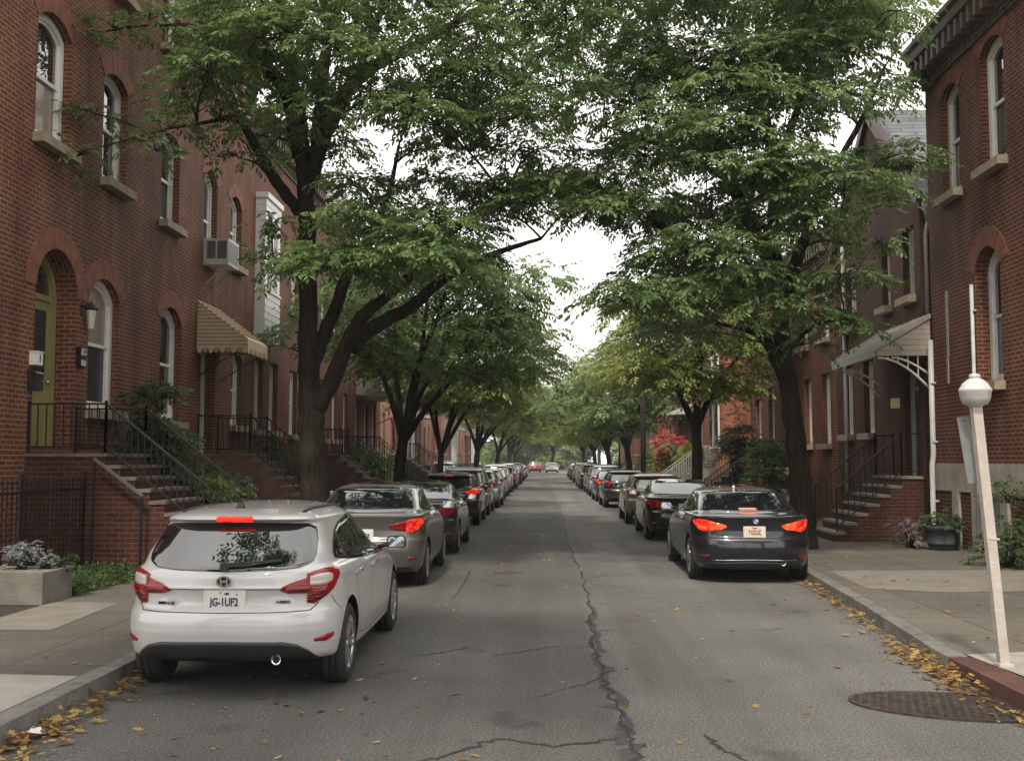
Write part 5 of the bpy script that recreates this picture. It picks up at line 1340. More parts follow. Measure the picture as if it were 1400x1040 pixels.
# --- right side
navy = make_car('sedan', 'dark navy sedan nearest on the right with lit red tail lamps', M['paint_navy'], (3.13, 16.15, 0), Rd(-0.6), 4.65, lit=True, group=GD, plate='plate_warm', Ws=1.02,
    plate_text=[('TGDZ', .085, -.008, 'plate_ink_red', 0), ('ILLINOIS', .02, .058, 'plate_ink_red', 0)])
bv = CARBVH[navy.name]
p, n = cast(bv, 'rear', .02, .93)
b = MB(); b.lathe([(.042, -.008), (.042, .0)], (0, 0, 0), 20, m=0, axis='y')
b.lathe([(.03, -.0105), (.03, -.0085)], (0, 0, 0), 20, m=1, axis='y')
b.box(-.03, -.0, -.0125, -.0105, 0, .024, 2); b.box(0, .03, -.0125, -.0105, -.024, 0, 2)
e = b.build('emblem', [M['chrome'], M['plate'], mat('emblem_blue', (.03, .08, .3), .3)], navy, uv=False); e.location = (.02, p.y - .004, p.z)
pobj('chrome_strip', M['chrome'], navy, [dict(bvh=bv, mode='rear', cols=[(-.62, .345, .357), (0, .355, .367), (.62, .345, .357)], N=20, Mr=2, off=.008, skirt=.006)])
# small white and red shape at the top of the rear window
SCT = .62
t = thing('roof_edge_object', 'small white and red object on the navy sedan roof edge', 'toy', (3.10, 16.15 + 1.62, 1.345))
b = MB(); b.lathe([(0.0, .055), (.03, .065), (.042, .095), (.03, .125), (0.0, .135)], (0, 0, 0), 12); b.build('white_top', M['white_paint'], t, uv=False); t.scale = (SCT, SCT, SCT)
b = MB(); b.lathe([(0.0, 0), (.05, .0), (.075, .018), (.06, .045), (.03, .07), (0, .075)], (0, 0, 0), 12); b.build('body', M['cloth_red'], t, uv=False)
make_car('sedan', 'black sedan second from the front on the right', M['paint_black'], (3.2, 24.5, 0), Rd(-0.5), 4.6, Hs=.99, group=GD, plate_text=[('B 72 904', .07, -.006, 'plate_ink', 0)])
protoW = make_car('wagon', 'dusty beige hatchback wagon third on the right', M['paint_beige'], (3.2, 30.6, 0), 0, 4.3, Hs=.98, group=GD)

def car_copy(proto, label, paintm, loc, group, name='parked_car', rz=0.0, lit=None):
    r = copy_tree(proto); r.location = (loc[0] + random.uniform(-.12, .1), loc[1] + random.uniform(-.5, .5), 0); r.rotation_euler = (0, 0, rz + Rd(random.uniform(-1, 1))); r.name = name
    r['label'] = label; r['group'] = group
    if group is None: del r['group']
    for ch in kids(r):
        if ch.name.startswith(('body', 'mirror', 'door_handle')):
            for i, sl in enumerate(ch.material_slots):
                if sl.material and sl.material.name.startswith('paint_'): sl.link = 'OBJECT'; sl.material = M[paintm]
        if lit and ch.name.startswith(('taillight', 'brake')):
            for sl in ch.material_slots: sl.link = 'OBJECT'; sl.material = M['lens_lit']
    return r
protoH = [o for o in bpy.data.objects if o.get('label', '').startswith('dark grey sedan')][0]
for i, (pr, la, pm, x, y) in enumerate([
    (protoW, 'pale blue grey wagon between the silver SUV and the white wagon', 'paint_blue', -2.72, 40.9),
    (protoW, 'white wagon with pink tail lamps in the left row', 'paint_white', -2.65, 47.4),
    (protoH, 'light silver sedan past the white wagon in the left row', 'paint_silver', -2.7, 53.4),
    (protoS, 'white SUV halfway down the left row', 'paint_white', -2.7, 59.6),
    (protoW, 'red hatchback far down the left row', 'paint_red', -2.65, 67),
    (protoS, 'pale blue SUV beyond the red hatchback', 'paint_blue', -2.7, 73.5),
    (protoH, 'black sedan far down the left row', 'paint_black', -2.65, 81),
    (protoS, 'dark grey SUV beyond the far black sedan', 'paint_dgrey', -2.7, 90),
    (protoW, 'white hatchback near the far end of the left row', 'paint_white', -2.7, 101),
    (protoH, 'dark sedan near the far end of the left row', 'paint_navy', -2.7, 113)]):
    car_copy(pr, la, pm, (x, y, 0), GC)
for i, (pr, la, pm, x, y, li) in enumerate([
    (protoW, 'black wagon with red tail lamps ahead of a gap on the right', 'paint_black', 3.22, 41.5, None),
    (protoH, 'navy sedan with bright red lamps past the black wagon on the right', 'paint_navy', 3.2, 47.6, True),
    (protoS, 'silver blue SUV midway down the right row', 'paint_blue', 3.15, 54, None),
    (protoW, 'beige wagon beyond the silver blue SUV on the right', 'paint_beige', 3.2, 60, None),
    (protoS, 'tall dark SUV in the middle of the right row', 'paint_dgrey', 3.15, 66.5, None),
    (protoH, 'grey sedan beyond the tall dark SUV', 'paint_grey', 3.2, 73, None),
    (protoW, 'red wagon far down the right row', 'paint_red', 3.2, 80, None),
    (protoS, 'silver SUV far down the right row', 'paint_silver', 3.2, 88, None),
    (protoH, 'black sedan far down the right row', 'paint_black', 3.2, 97, None),
    (protoS, 'dark SUV near the far end of the right row', 'paint_navy', 3.2, 113, None)]):
    car_copy(pr, la, pm, (x, y, 0), GD, lit=li)
car_copy(protoW, 'white car driving away in the middle of the distant street', 'paint_white', (.95, 150, 0), None, 'driving_car')
car_copy(protoS, 'red and white vehicle at the far left end of the street', 'paint_red', (-1.4, 152, 0), None, 'driving_car', lit=True)
make_car('van', 'pale blue van with dark rear window parked beside the slim left tree', M['paint_blue'], (-5.5, 57.5, 0), 0, 4.8, group=None)
bpy.data.objects[[o.name for o in bpy.data.objects if o.get('label', '').startswith('pale blue van')][0]]['group'] = 'vehicles parked off the kerb'
# ---------------------------------------------------------------- foliage
def nrmv(a): return a / np.maximum(np.linalg.norm(a, axis=-1, keepdims=True), 1e-9)
def kites(name, B, D, Nn, Ln, Wd, m, droop=0.12, parent=None):
    """one small four-cornered leaf per row: base, direction, normal, length, width"""
    n = len(B)
    S = nrmv(np.cross(D, Nn)); up = nrmv(np.cross(S, D))
    mid = B + D * (Ln * 0.48)[:, None] + up * (Ln * 0.05)[:, None]
    tip = B + D * Ln[:, None]; tip[:, 2] -= Ln * droop
    V = np.empty((n, 4, 3), np.float32)
    V[:, 0] = B; V[:, 1] = mid + S * (Wd / 2)[:, None]; V[:, 2] = tip; V[:, 3] = mid - S * (Wd / 2)[:, None]
    V[:, 1, 2] -= Wd * 0.2; V[:, 3, 2] -= Wd * 0.2
    me = bpy.data.meshes.new(name)
    me.vertices.add(n * 4); me.vertices.foreach_set('co', V.ravel())
    me.loops.add(n * 4); me.loops.foreach_set('vertex_index', np.arange(n * 4, dtype=np.int32))
    me.polygons.add(n); me.polygons.foreach_set('loop_start', np.arange(0, n * 4, 4, dtype=np.int32))
    try: me.polygons.foreach_set('loop_total', np.full(n, 4, np.int32))
    except Exception: pass
    me.materials.append(m); me.update(calc_edges=True); me.validate()
    return link(name, me, parent)

def sprays(C, D, L, pairs=5, lw=(0.115, 0.042), rg=rng, fall=0.45):
    """compound leaves: C bases (n,3), D directions (n,3), L lengths (n,) -> leaflet arrays"""
    n = len(C); up = np.tile(np.array([0, 0, 1.0]), (n, 1)) + rg.normal(0, 0.25, (n, 3))
    S = nrmv(np.cross(D, up)); U = nrmv(np.cross(S, D))
    Bs, Ds, Ns, Ls, Ws = [], [], [], [], []
    k = np.ones(n)
    for i in range(pairs * 2 + 1):
        if i == pairs * 2: t, sg = 1.0, 0.0
        else: t, sg = 0.22 + 0.75 * (i // 2) / pairs, (1.0 if i % 2 else -1.0)
        b = C + D * (L * t)[:, None]; b[:, 2] -= L * fall * 0.5 * t * t
        d = S * sg * 0.85 + D * (0.55 if sg else 1.0) - np.array([0, 0, 1.0]) * (fall * (0.6 + 0.5 * t)) + rg.normal(0, 0.16, (n, 3))
        Bs.append(b); Ds.append(nrmv(d)); Ns.append(U + rg.normal(0, 0.3, (n, 3)))
        sz = (1.0 - 0.35 * abs(t - 0.55)) * rg.uniform(0.8, 1.25, n) * (L / np.mean(L)) ** 0.5
        Ls.append(lw[0] * sz); Ws.append(lw[1] * sz * rg.uniform(0.85, 1.2, n))
    return np.concatenate(Bs), np.concatenate(Ds), nrmv(np.concatenate(Ns)), np.concatenate(Ls), np.concatenate(Ws)

def pad_sprays(pads, dens, spL, rg):
    """pads: (x,y,z, r, rz). Layered, drooping-edged clumps of sprays"""
    Cs, Ds, Ls = [], [], []
    for (x, y, z, r, rz) in pads:
        n = max(4, int(dens * r * r * rg.uniform(0.75, 1.2)))
        a = rg.uniform(0, 2 * PI, n); q = np.sqrt(rg.uniform(0, 1, n)) * (0.9 + 0.25 * np.sin(a * 3 + x * 7))
        h = np.sqrt(np.maximum(0, 1 - np.minimum(q, 1) ** 2)) * rz
        lay = rg.choice([0.15, 0.5, 0.95], n, p=[0.25, 0.3, 0.45]) + rg.normal(0, 0.08, n)
        px = x + r * q * np.cos(a); py = y + r * q * np.sin(a); pz = z + h * lay - rz * 0.45 * q ** 3
        d = np.stack([np.cos(a) * (0.3 + q), np.sin(a) * (0.3 + q), 0.22 - 0.5 * q + rg.normal(0, 0.16, n)], 1) + rg.normal(0, 0.3, (n, 3)) * np.array([1, 1, .5])
        Cs.append(np.stack([px, py, pz], 1)); Ds.append(nrmv(d)); Ls.append(spL * rg.uniform(0.7, 1.25, n))
    return np.concatenate(Cs), np.concatenate(Ds), np.concatenate(Ls)

def bez(a, b, c, d, n=7):
    return [a * (1 - t) ** 3 + b * (3 * t * (1 - t) ** 2) + c * (3 * t * t * (1 - t)) + d * t ** 3 for t in [i / (n - 1) for i in range(n)]]

def build_tree(label, base, limbs, pads, lm, seed, dens=95, spL=0.42, pairs=5, lw=(0.115, 0.042), root_flare=0.35, group='street trees along the kerb', twigs=5, name='street_tree'):
    """limbs: list of (points, radii) in world space; pads in world space"""
    rg = np.random.default_rng(seed); rd = random.Random(seed)
    t = thing(name, label, 'tree', base, 0, group); B0 = Vector(base)
    wood = MB(); tw = MB(); sk = []
    for pts, rads in limbs:
        pts = [Vector(p) for p in pts]
        fine = []; fr = []
        for i in range(len(pts) - 1):
            p0, p1, p2, p3 = pts[max(i - 1, 0)], pts[i], pts[i + 1], pts[min(i + 2, len(pts) - 1)]
            for k in range(5):
                u = k / 5
                q = 0.5 * ((2 * p1) + (p2 - p0) * u + (2 * p0 - 5 * p1 + 4 * p2 - p3) * u * u + (3 * p1 - p0 - 3 * p2 + p3) * u ** 3)
                r = rads[i] + (rads[i + 1] - rads[i]) * u
                fine.append(q + Vector((rd.uniform(-1, 1), rd.uniform(-1, 1), rd.uniform(-1, 1))) * r * 0.10); fr.append(r * rd.uniform(0.94, 1.07))
        fine.append(pts[-1]); fr.append(rads[-1])
        wood.tube([p - B0 for p in fine], fr, 14 if rads[0] > 0.12 else 8)
        for p, r in zip(fine, fr):
            if r < 0.30 and p.z > B0.z + 2.0: sk.append((p, r))
    c0 = Vector(base)
    for i, (x, y, z, r, rz) in enumerate(sorted(pads, key=lambda p: (Vector(p[:3]) - c0).length)):
        P = Vector((x, y, z - rz * 0.15))
        best = min(sk, key=lambda s: (s[0] - P).length + max(0, s[0].z - P.z + 0.3) * 1.2 + (0.5 if s[1] < 0.02 else 0))
        A, ra = best; dd = (P - A).length
        if dd > 0.25:
            mid1 = A + (P - A) * 0.35 + Vector((rd.uniform(-.12, .12), rd.uniform(-.12, .12), 0.10 + rd.uniform(-.08, .12))) * dd
            mid2 = A + (P - A) * 0.7 + Vector((rd.uniform(-.12, .12), rd.uniform(-.12, .12), 0.10)) * dd
            cur = bez(A, mid1, mid2, P, 7); r0 = min(ra * 0.75, 0.022 + 0.017 * dd); rr = [r0 + (0.012 - r0) * k / 6 for k in range(7)]
            tw.tube([p - B0 for p in cur], rr, 6)
            sk += [(p, q) for p, q in zip(cur[2:], rr[2:])]
        for k in range(twigs):
            a = rd.uniform(0, 2 * PI); e = P + Vector((math.cos(a) * r * .85, math.sin(a) * r * .85, rz * rd.uniform(-.15, .6)))
            m_ = P.lerp(e, .5) + Vector((0, 0, .12 * r))
            tw.tube([P - B0, m_ - B0, e - B0], [.011, .008, .004], 5)
    tr = wood.build('trunk', M['bark'], t, uv=False)
    tw.build('branches', M['twig'], t, uv=False)
    C, D, Ls = pad_sprays(pads, dens, spL, rg)
    C = C - np.array(base)
    k = sprays(C, D, Ls, pairs, lw, rg)
    kites('crown', *k, M[lm], parent=t)
    return t

def inpoly(px, py, poly):
    c = False; n = len(poly); j = n - 1
    for i in range(n):
        xi, yi = poly[i]; xj, yj = poly[j]
        if (yi > py) != (yj > py) and px < (xj - xi) * (py - yi) / (yj - yi) + xi: c = not c
        j = i
    return c
def fill_pads(poly, gaps, dfun, spacing, rd, rr=(0.6, 1.0), flat=0.42, layers=3, keep=1.0):
    """pads for a crown whose outline was surveyed from the photograph; dfun(px,py,layer) gives the distance"""
    xs = [p[0] for p in poly]; ys = [p[1] for p in poly]; pads = []
    for L_ in range(layers):
        y = min(ys); row = 0
        while y < max(ys):
            x = min(xs) + (row % 2) * spacing * 0.5 + rd.uniform(0, 12)
            while x < max(xs):
                qx = x + rd.uniform(-.42, .42) * spacing; qy = y + rd.uniform(-.42, .42) * spacing
                if inpoly(qx, qy, poly) and rd.random() < keep:
                    bad = False
                    for (gx, gy, grx, gry, pr) in gaps:
                        if ((qx - gx) / grx) ** 2 + ((qy - gy) / gry) ** 2 < 1 and rd.random() < pr: bad = True
                    if not bad:
                        Y = dfun(qx, qy, L_) + rd.uniform(-.8, .8); P = at(qx, qy, Y); r = rd.uniform(*rr)
                        pads.append((P.x, P.y, P.z, r, r * flat))
                x += spacing
            y += spacing * 0.8; row += 1
    return pads

# ---- the big tree on the left
rd1 = random.Random(21)
YB = 20.0
def l_(*p): return [tuple(at(x, y, Y)) for x, y, Y in p]
base1 = (-4.28, 20.0, 0.1)
limbs1 = [
    ([(-4.28, 20.0, 0.0), (-4.3, 20.0, 0.35)] + l_((428, 640, 20), (426, 590, 20), (424, 545, 20), (422, 480, 20), (421, 400, 20), (420, 320, 20), (417, 250, 20), (412, 200, 20.1)), [.40, .30, .255, .25, .225, .185, .17, .16, .15, .14]),
    (l_((434, 560, 20), (456, 515, 19.9), (476, 468, 19.8), (496, 432, 19.6), (530, 404, 19.4), (568, 370, 19.2), (610, 325, 19.0), (650, 290, 18.8), (700, 250, 18.6)), [.165, .155, .14, .12, .1, .08, .065, .05, .03]),
    (l_((484, 470, 19.8), (500, 455, 20.2), (528, 437, 20.6), (562, 420, 21), (597, 389, 21.4), (640, 362, 21.6), (690, 342, 21.8), (740, 326, 22)), [.15, .14, .135, .12, .105, .08, .06, .035]),
    (l_((428, 490, 20), (441, 462, 20.3), (458, 423, 20.6), (472, 382, 20.9), (500, 330, 21.3), (530, 270, 21.8), (545, 200, 22.2)), [.17, .14, .125, .11, .085, .06, .035]),
    (l_((410, 290, 20), (388, 262, 19.7), (366, 230, 19.4), (344, 190, 19.1), (322, 162, 18.8), (280, 168, 18.4), (230, 176, 18.1)), [.12, .11, .10, .085, .06, .035, .02]),
    (l_((412, 215, 20.1), (392, 130, 19.9), (365, 92, 19.7), (338, 60, 19.4), (318, 20, 19.2), (300, -30, 19), (280, -90, 18.8)), [.17, .13, .12, .11, .095, .07, .04]),
    (l_((340, 64, 19.4), (300, 32, 19.0), (250, 34, 18.6), (190, 36, 18.3), (140, 44, 18.1)), [.07, .045, .032, .022, .014]),
    (l_((412, 205, 20.1), (400, 110, 20.2), (386, 40, 20.3), (378, -20, 20.4), (372, -120, 20.5)), [.16, .12, .1, .085, .05]),
    (l_((420, 260, 20), (436, 205, 20.2), (460, 150, 20.4), (484, 112, 20.6), (522, 84, 20.7), (562, 66, 20.8), (605, 42, 21), (660, 10, 21.2), (720, -20, 21.4)), [.16, .155, .15, .14, .12, .1, .08, .06, .035]),
    (l_((434, 200, 20.2), (444, 80, 20.5), (456, 40, 20.7), (466, -10, 20.9), (480, -100, 21.2)), [.13, .11, .1, .085, .05]),
    (l_((500, 96, 20.6), (512, 40, 20.2), (530, 0, 19.8), (545, -60, 19.5)), [.08, .06, .05, .03]),
    (l_((230, 176, 18.1), (180, 190, 17.8), (120, 205, 17.5), (75, 214, 17.3)), [.022, .018, .013, .008]),
]
poly1 = [(262, -150), (268, 30), (285, 110), (335, 140), (350, 170), (345, 250), (375, 310), (370, 340), (400, 372), (430, 385), (490, 385), (560, 390), (630, 360), (690, 312), (760, 318), (810, 318), (830, 290), (815, 230), (830, 100), (840, -150)]
gaps1 = [(492, 168, 52, 46, 1), (372, 260, 52, 75, .85), (558, 235, 40, 34, .7), (425, 60, 26, 60, .5), (800, 72, 50, 30, .5), (770, 175, 50, 28, .45), (455, 20, 40, 30, .35), (735, 105, 50, 30, .35), (420, 270, 45, 80, .85), (480, 90, 40, 30, .5), (400, 110, 30, 40, .5), (690, 200, 30, 30, .5), (625, 60, 30, 25, .4)]
def d1(x, y, L_):
    b_ = [17.4, 19.8, 22.4][L_ % 3]
    return b_ + (0.5 if x > 650 else 0)
pads1 = fill_pads(poly1, gaps1, d1, 68, rd1, (0.45, 0.95), .30, 3)
for (x, y, Y, r) in [(92, 150, 17.6, .30), (60, 208, 17.2, .38), (105, 212, 17.3, .34), (78, 232, 17.2, .26), (130, 155, 17.6, .38), (105, 48, 17.9, .36), (155, 36, 18.0, .42), (205, 24, 18.2, .42), (245, 34, 18.4, .42), (232, 172, 18.0, .46), (195, 192, 17.8, .36), (272, 150, 18.2, .5), (285, 105, 18.4, .46), (215, 205, 17.8, .36),
                     (305, 140, 18.5, .48), (322, 182, 18.6, .42), (455, 350, 17.8, .75), (372, 305, 18.6, .42), (395, 350, 18.2, .5), (362, 352, 18.4, .36), (250, 120, 18.3, .42), (330, 215, 18.6, .42), (500, 360, 18, .75), (560, 340, 18.2, .8), (620, 350, 18.6, .75), (300, 66, 18.8, .5), (280, 52, 18.6, .45)]:
    P = at(x, y, Y); pads1.append((P.x, P.y, P.z, r, r * .4))
build_tree('biggest street tree, forked dark trunk standing beside the brownish grey sedan', base1, limbs1, pads1, 'leaf_a', 31, dens=132, spL=.40, lw=(.122, .047))

# ---- the big tree on the right
rd2 = random.Random(5)
base2 = (5.0, 21.2, 0.1)
limbs2 = [
    ([(5.05, 21.2, 0.0), (5.03, 21.2, 0.4)] + l_((1092, 640, 21.2), (1085, 575, 21.2), (1076, 520, 21.2), (1070, 460, 21.1), (1064, 400, 21), (1058, 340, 21), (1060, 270, 21), (1066, 200, 21)), [.34, .245, .2, .19, .18, .165, .15, .14, .12, .1]),
    (l_((1074, 520, 21.2), (1050, 470, 20.8), (1020, 430, 20.4), (985, 390, 20), (940, 340, 19.7), (890, 300, 19.5), (835, 268, 19.3)), [.13, .11, .1, .09, .075, .06, .035]),
    (l_((1068, 440, 21.1), (1082, 380, 21.5), (1098, 330, 21.8), (1125, 270, 22.2), (1150, 215, 22.6), (1180, 160, 23), (1210, 90, 23.2)), [.15, .13, .11, .09, .07, .055, .03]),
    (l_((1062, 380, 21), (1030, 310, 20.7), (1000, 250, 20.4), (965, 180, 20.2), (930, 110, 20), (900, 40, 19.8), (880, -60, 19.6)), [.15, .12, .11, .09, .07, .055, .03]),
    (l_((1062, 260, 21), (1050, 180, 21.3), (1040, 100, 21.6), (1035, 20, 21.8), (1030, -80, 22)), [.12, .1, .085, .065, .04]),
    (l_((1066, 220, 21), (1090, 150, 20.6), (1110, 80, 20.3), (1125, 0, 20), (1135, -80, 19.8)), [.09, .075, .06, .045, .03]),
    (l_((1072, 490, 21.2), (1100, 455, 20.4), (1130, 440, 19.8), (1165, 436, 19.3)), [.06, .04, .028, .014]),
    (l_((1000, 250, 20.4), (940, 215, 20), (880, 190, 19.8), (820, 170, 19.6)), [.06, .05, .035, .02]),
]
poly2 = [(838, -150), (815, 60), (800, 180), (780, 250), (820, 300), (838, 350), (850, 420), (870, 450), (905, 455), (960, 470), (1010, 440), (1060, 430), (1110, 405), (1165, 385), (1190, 350), (1215, 310), (1200, 260), (1225, 215), (1165, 150), (1225, 110), (1245, 50), (1225, 0), (1235, -150)]
gaps2 = [(1165, 185, 50, 30, .45), (1110, 160, 50, 40, .25), (830, 100, 40, 40, .15), (860, 170, 40, 30, .15), (1160, 260, 60, 40, .45), (1090, 330, 40, 40, .5), (1140, 330, 45, 35, .5), (900, 215, 40, 25, .4)]
def d2(x, y, L_): return [18.2, 20.6, 23.2][L_ % 3]
pads2 = fill_pads(poly2, gaps2, d2, 68, rd2, (0.45, 0.95), .30, 3)
for (x, y, Y, r) in [(1130, 440, 19.2, .5), (1165, 445, 19, .42), (1110, 425, 19.6, .5), (1100, 470, 19.6, .35), (1170, 380, 19.4, .5), (1200, 330, 20, .45), (1245, 225, 21, .45), (1215, 232, 21, .5), (1262, 222, 20.6, .3), (1230, 120, 22, .5), (1250, 45, 22, .45), (1232, 20, 22, .5), (1060, 300, 18.5, .8), (960, 330, 18, .8), (1010, 380, 18.2, .8), (920, 400, 18.4, .75), (870, 390, 18.5, .7), (1020, 100, 18.5, .9), (950, 80, 18.5, .9), (1090, 60, 18.6, .85), (1140, 30, 19, .8), (1070, 180, 18.6, .7), (985, 170, 18.3, .8)]:
    P = at(x, y, Y); pads2.append((P.x, P.y, P.z, r, r * .4))
build_tree('big street tree on the right behind the navy sedan', base2, limbs2, pads2, 'leaf_b', 41, dens=142, spL=.40, lw=(.122, .047))

# ---- the other street trees
def street_tree(label, base, seed, lm, h=10.0, rad=4.2, lean=0.6, tr=.22, fork=2.6, n=75, padr=(.6, 1.05), dens=70, spL=.5, lw=(.16, .06), pairs=4, low=3.4, side=1, group='street trees along the kerb'):
    rd = random.Random(seed); B0 = Vector(base)
    f = B0 + Vector((side * lean * .4, rd.uniform(-.2, .2), fork))
    limbs = [([B0 + Vector((0, 0, -.1)), B0 + Vector((side * .02, 0, .3)), B0.lerp(f, .5) + Vector((rd.uniform(-.08, .08), rd.uniform(-.08, .08), 0)), f], [tr * 1.45, tr * 1.15, tr, tr * .9])]
    cc = B0 + Vector((side * lean * 1.6, 0, (h + low) / 2)); rz = (h - low) / 2
    k = 5
    for i in range(k):
        a = 2 * PI * (i + rd.uniform(-.25, .25)) / k; el = rd.uniform(.5, 1.0)
        e = cc + Vector((math.cos(a) * rad * .72, math.sin(a) * rad * .72, rz * rd.uniform(-.1, .75)))
        m1 = f.lerp(e, .3) + Vector((0, 0, .35 * rd.uniform(.6, 1.4))); m2 = f.lerp(e, .65) + Vector((rd.uniform(-.3, .3), rd.uniform(-.3, .3), .4))
        limbs.append(([f - Vector((0, 0, .25)), m1, m2, e], [tr * .72, tr * .5, tr * .33, tr * .13]))
    limbs.append(([f - Vector((0, 0, .2)), f.lerp(cc, .6), cc + Vector((0, 0, rz * .7))], [tr * .75, tr * .5, tr * .2]))
    pads = []
    while len(pads) < n:
        v = Vector((rd.gauss(0, 1), rd.gauss(0, 1), rd.gauss(0, 1))).normalized() * rd.uniform(.45, 1.0) ** .6
        v.z = v.z if v.z > -.75 else v.z * .6
        bump = 1 + .18 * math.sin(5 * math.atan2(v.y, v.x) + seed) + .12 * math.sin(7 * v.z + seed)
        p = cc + Vector((v.x * rad * bump, v.y * rad * bump, v.z * rz * (1 + .1 * math.sin(3 * v.x))))
        r = rd.uniform(*padr); pads.append((p.x, p.y, p.z, r, r * .45))
    return build_tree(label, base, limbs, pads, lm, seed, dens, spL, pairs, lw, group=group, twigs=3)
PT = []
PT.append(street_tree('dark leaning street tree second along the left kerb', (-4.3, 30.6, .1), 3, 'leaf_a', 7.7, 3.5, .6, .16, 2.5, 95, dens=56, spL=.55, lw=(.19, .07)))
PT.append(street_tree('slim forked street tree third along the left kerb', (-4.35, 42, .1), 8, 'leaf_d', 7.4, 3.5, .7, .13, 2.2, 92, dens=52, spL=.6, lw=(.22, .085)))
PT.append(street_tree('street tree with curved dark trunk second along the right kerb', (5.0, 35.6, .1), 12, 'leaf_c', 8.0, 3.3, .0, .17, 3.0, 88, dens=56, spL=.55, lw=(.19, .07), side=-1))
PT.append(street_tree('dense dark street tree third along the right kerb', (5.0, 63, .1), 17, 'leaf_b', 8.6, 3.9, .5, .18, 2.6, 105, dens=52, spL=.6, lw=(.22, .085), side=-1, low=2.6))
def tree_copy(src, label, loc, rz, lm=None, sc=1.0):
    r = copy_tree(src); r.location = loc; r.rotation_euler = (0, 0, rz); r.scale = (sc * 1.12, sc * 1.12, sc); r['label'] = label; r['group'] = 'street trees along the kerb'; r.name = 'street_tree'
    for c in kids(r):
        if c.name.startswith('crown') and lm: c.material_slots[0].link = 'OBJECT'; c.material_slots[0].material = M[lm]
    return r
for i, (sr, la, x, y, rz, lm, sc) in enumerate([
    (0, 'street tree along the left kerb by the pale van', -4.4, 67, -.5, 'leaf_d', 1.0),
    (0, 'light green street tree along the left kerb well past the pale van', -4.4, 94, .3, 'leaf_c', 1.0), (0, 'street tree second from the far end of the left kerb', -4.4, 126, .5, 'leaf_c', 1.1), (1, 'street tree at the far end of the left kerb', -4.4, 144, 0, 'leaf_d', 1.1),
    (3, 'yellowish street tree along the right kerb just past the far lamp', 5.0, 83, -.5, 'leaf_c', 1.02), (3, 'street tree third from the far end of the right kerb', 5.0, 105, .2, 'leaf_c', 1.0), (3, 'street tree at the far end of the right kerb', 5.0, 134, .5, 'leaf_c', 1.1),
    (2, 'tree left of the street where the view closes', -6, 176, .5, 'leaf_c', 1.5), (3, 'tree in the middle where the view closes', 1.5, 192, 1.5, 'leaf_d', 1.4), (2, 'tree right of the street where the view closes', 9, 178, 2.5, 'leaf_c', 1.5), (3, 'tall tree behind the far left houses', -16, 190, 2.0, 'leaf_d', 1.7), (2, 'tall tree behind the far right houses', 18, 188, 1.0, 'leaf_d', 1.7)]):
    tree_copy(PT[sr], la, (x, y, .1), rz, lm, sc)

# two trees behind the viewer: they shade the near road and show in the car glass
street_tree('street tree on the left kerb with crown above the white hatchback', (-4.6, 3.0, .1), 29, 'leaf_a', 13, 2.7, 0.9, .24, 5.2, 80, dens=60, spL=.5, lw=(.17, .06), low=7.2)
street_tree('street tree on the right kerb behind the lamp', (6.3, 1.0, .1), 23, 'leaf_b', 12.5, 3.0, .3, .22, 4.8, 90, dens=60, spL=.55, lw=(.19, .07), side=-1, low=6.2)
tree_copy(PT[2], 'street tree on the left kerb before the planter', (-5.2, -9, .1), 2.4, 'leaf_a', 1.2)
# the wood that closes the view beyond the last houses
rgw = np.random.default_rng(3); C = []
for i in range(150):
    C.append((rgw.uniform(-75, 75), rgw.uniform(205, 250), rgw.uniform(0.5, 13) * rgw.uniform(.7, 1), rgw.uniform(2.5, 4.5), rgw.uniform(1.6, 2.6)))
cc, dd, ll = pad_sprays(C, 16, 1.6, rgw)
tag(kites('distant_wood', *sprays(cc, dd, ll, 3, (.8, .42), rgw), M['leaf_d']), 'green wood closing the far end of the street', 'wood', kind='stuff')
# ---- bushes, pots and beds
def bush(name, label, cat, base, pads, lm, seed, dens=260, spL=.16, lw=(.07, .035), pairs=3, group=None, stems=True, parent=None, fall=.35):
    rg = np.random.default_rng(seed); t = thing(name, label, cat, base, 0, group) if parent is None else parent
    C, D, Ls = pad_sprays(pads, dens, spL, rg)
    kites('leaves', *sprays(C, D, Ls, pairs, lw, rg, fall), M[lm], parent=t)
    if stems:
        b = MB(); rd = random.Random(seed)
        for (x, y, z, r, rz) in pads:
            b.tube([(rd.uniform(-.08, .08), rd.uniform(-.08, .08), -.02), (x * .5, y * .5, z * .55), (x, y, z)], [.016, .012, .006], 5)
        b.build('stems', M['twig'], t, uv=False)
    return t
def ball(rx, ry, rz, n, r, seed, z0=0.0):
    rd = random.Random(seed); out = []
    for i in range(n):
        v = Vector((rd.gauss(0, 1), rd.gauss(0, 1), rd.gauss(0, 1))).normalized() * rd.uniform(.4, 1)
        q = r * rd.uniform(.8, 1.2); out.append((v.x * rx, v.y * ry, z0 + rz + v.z * rz, q, q * .6))
    return out
bush('shrub', 'tall dark green shrub growing beside the brownstone stoop', 'shrub', (-7.0, 18.9, .12), ball(.55, .6, 1.3, 36, .42, 1, .35), 'leaf_bush', 51, lw=(.1, .045))
bush('shrub', 'lime green shrub low beside the brownstone stoop steps', 'shrub', (-6.2, 19.3, .12), ball(.75, .9, .75, 34, .36, 2), 'leaf_lime', 52, lw=(.09, .045))
bush('shrub', 'mid green spreading shrub between the two left stoops', 'shrub', (-6.7, 21.2, .12), ball(.75, 1.2, .9, 34, .42, 3), 'leaf_bush', 53, lw=(.1, .045))
bush('shrub', 'dark clipped shrub between the striped awning stoop and the tree', 'shrub', (-6.9, 27.4, .12), ball(.7, 1.2, 1.1, 30, .42, 4, .2), 'leaf_bush', 54)
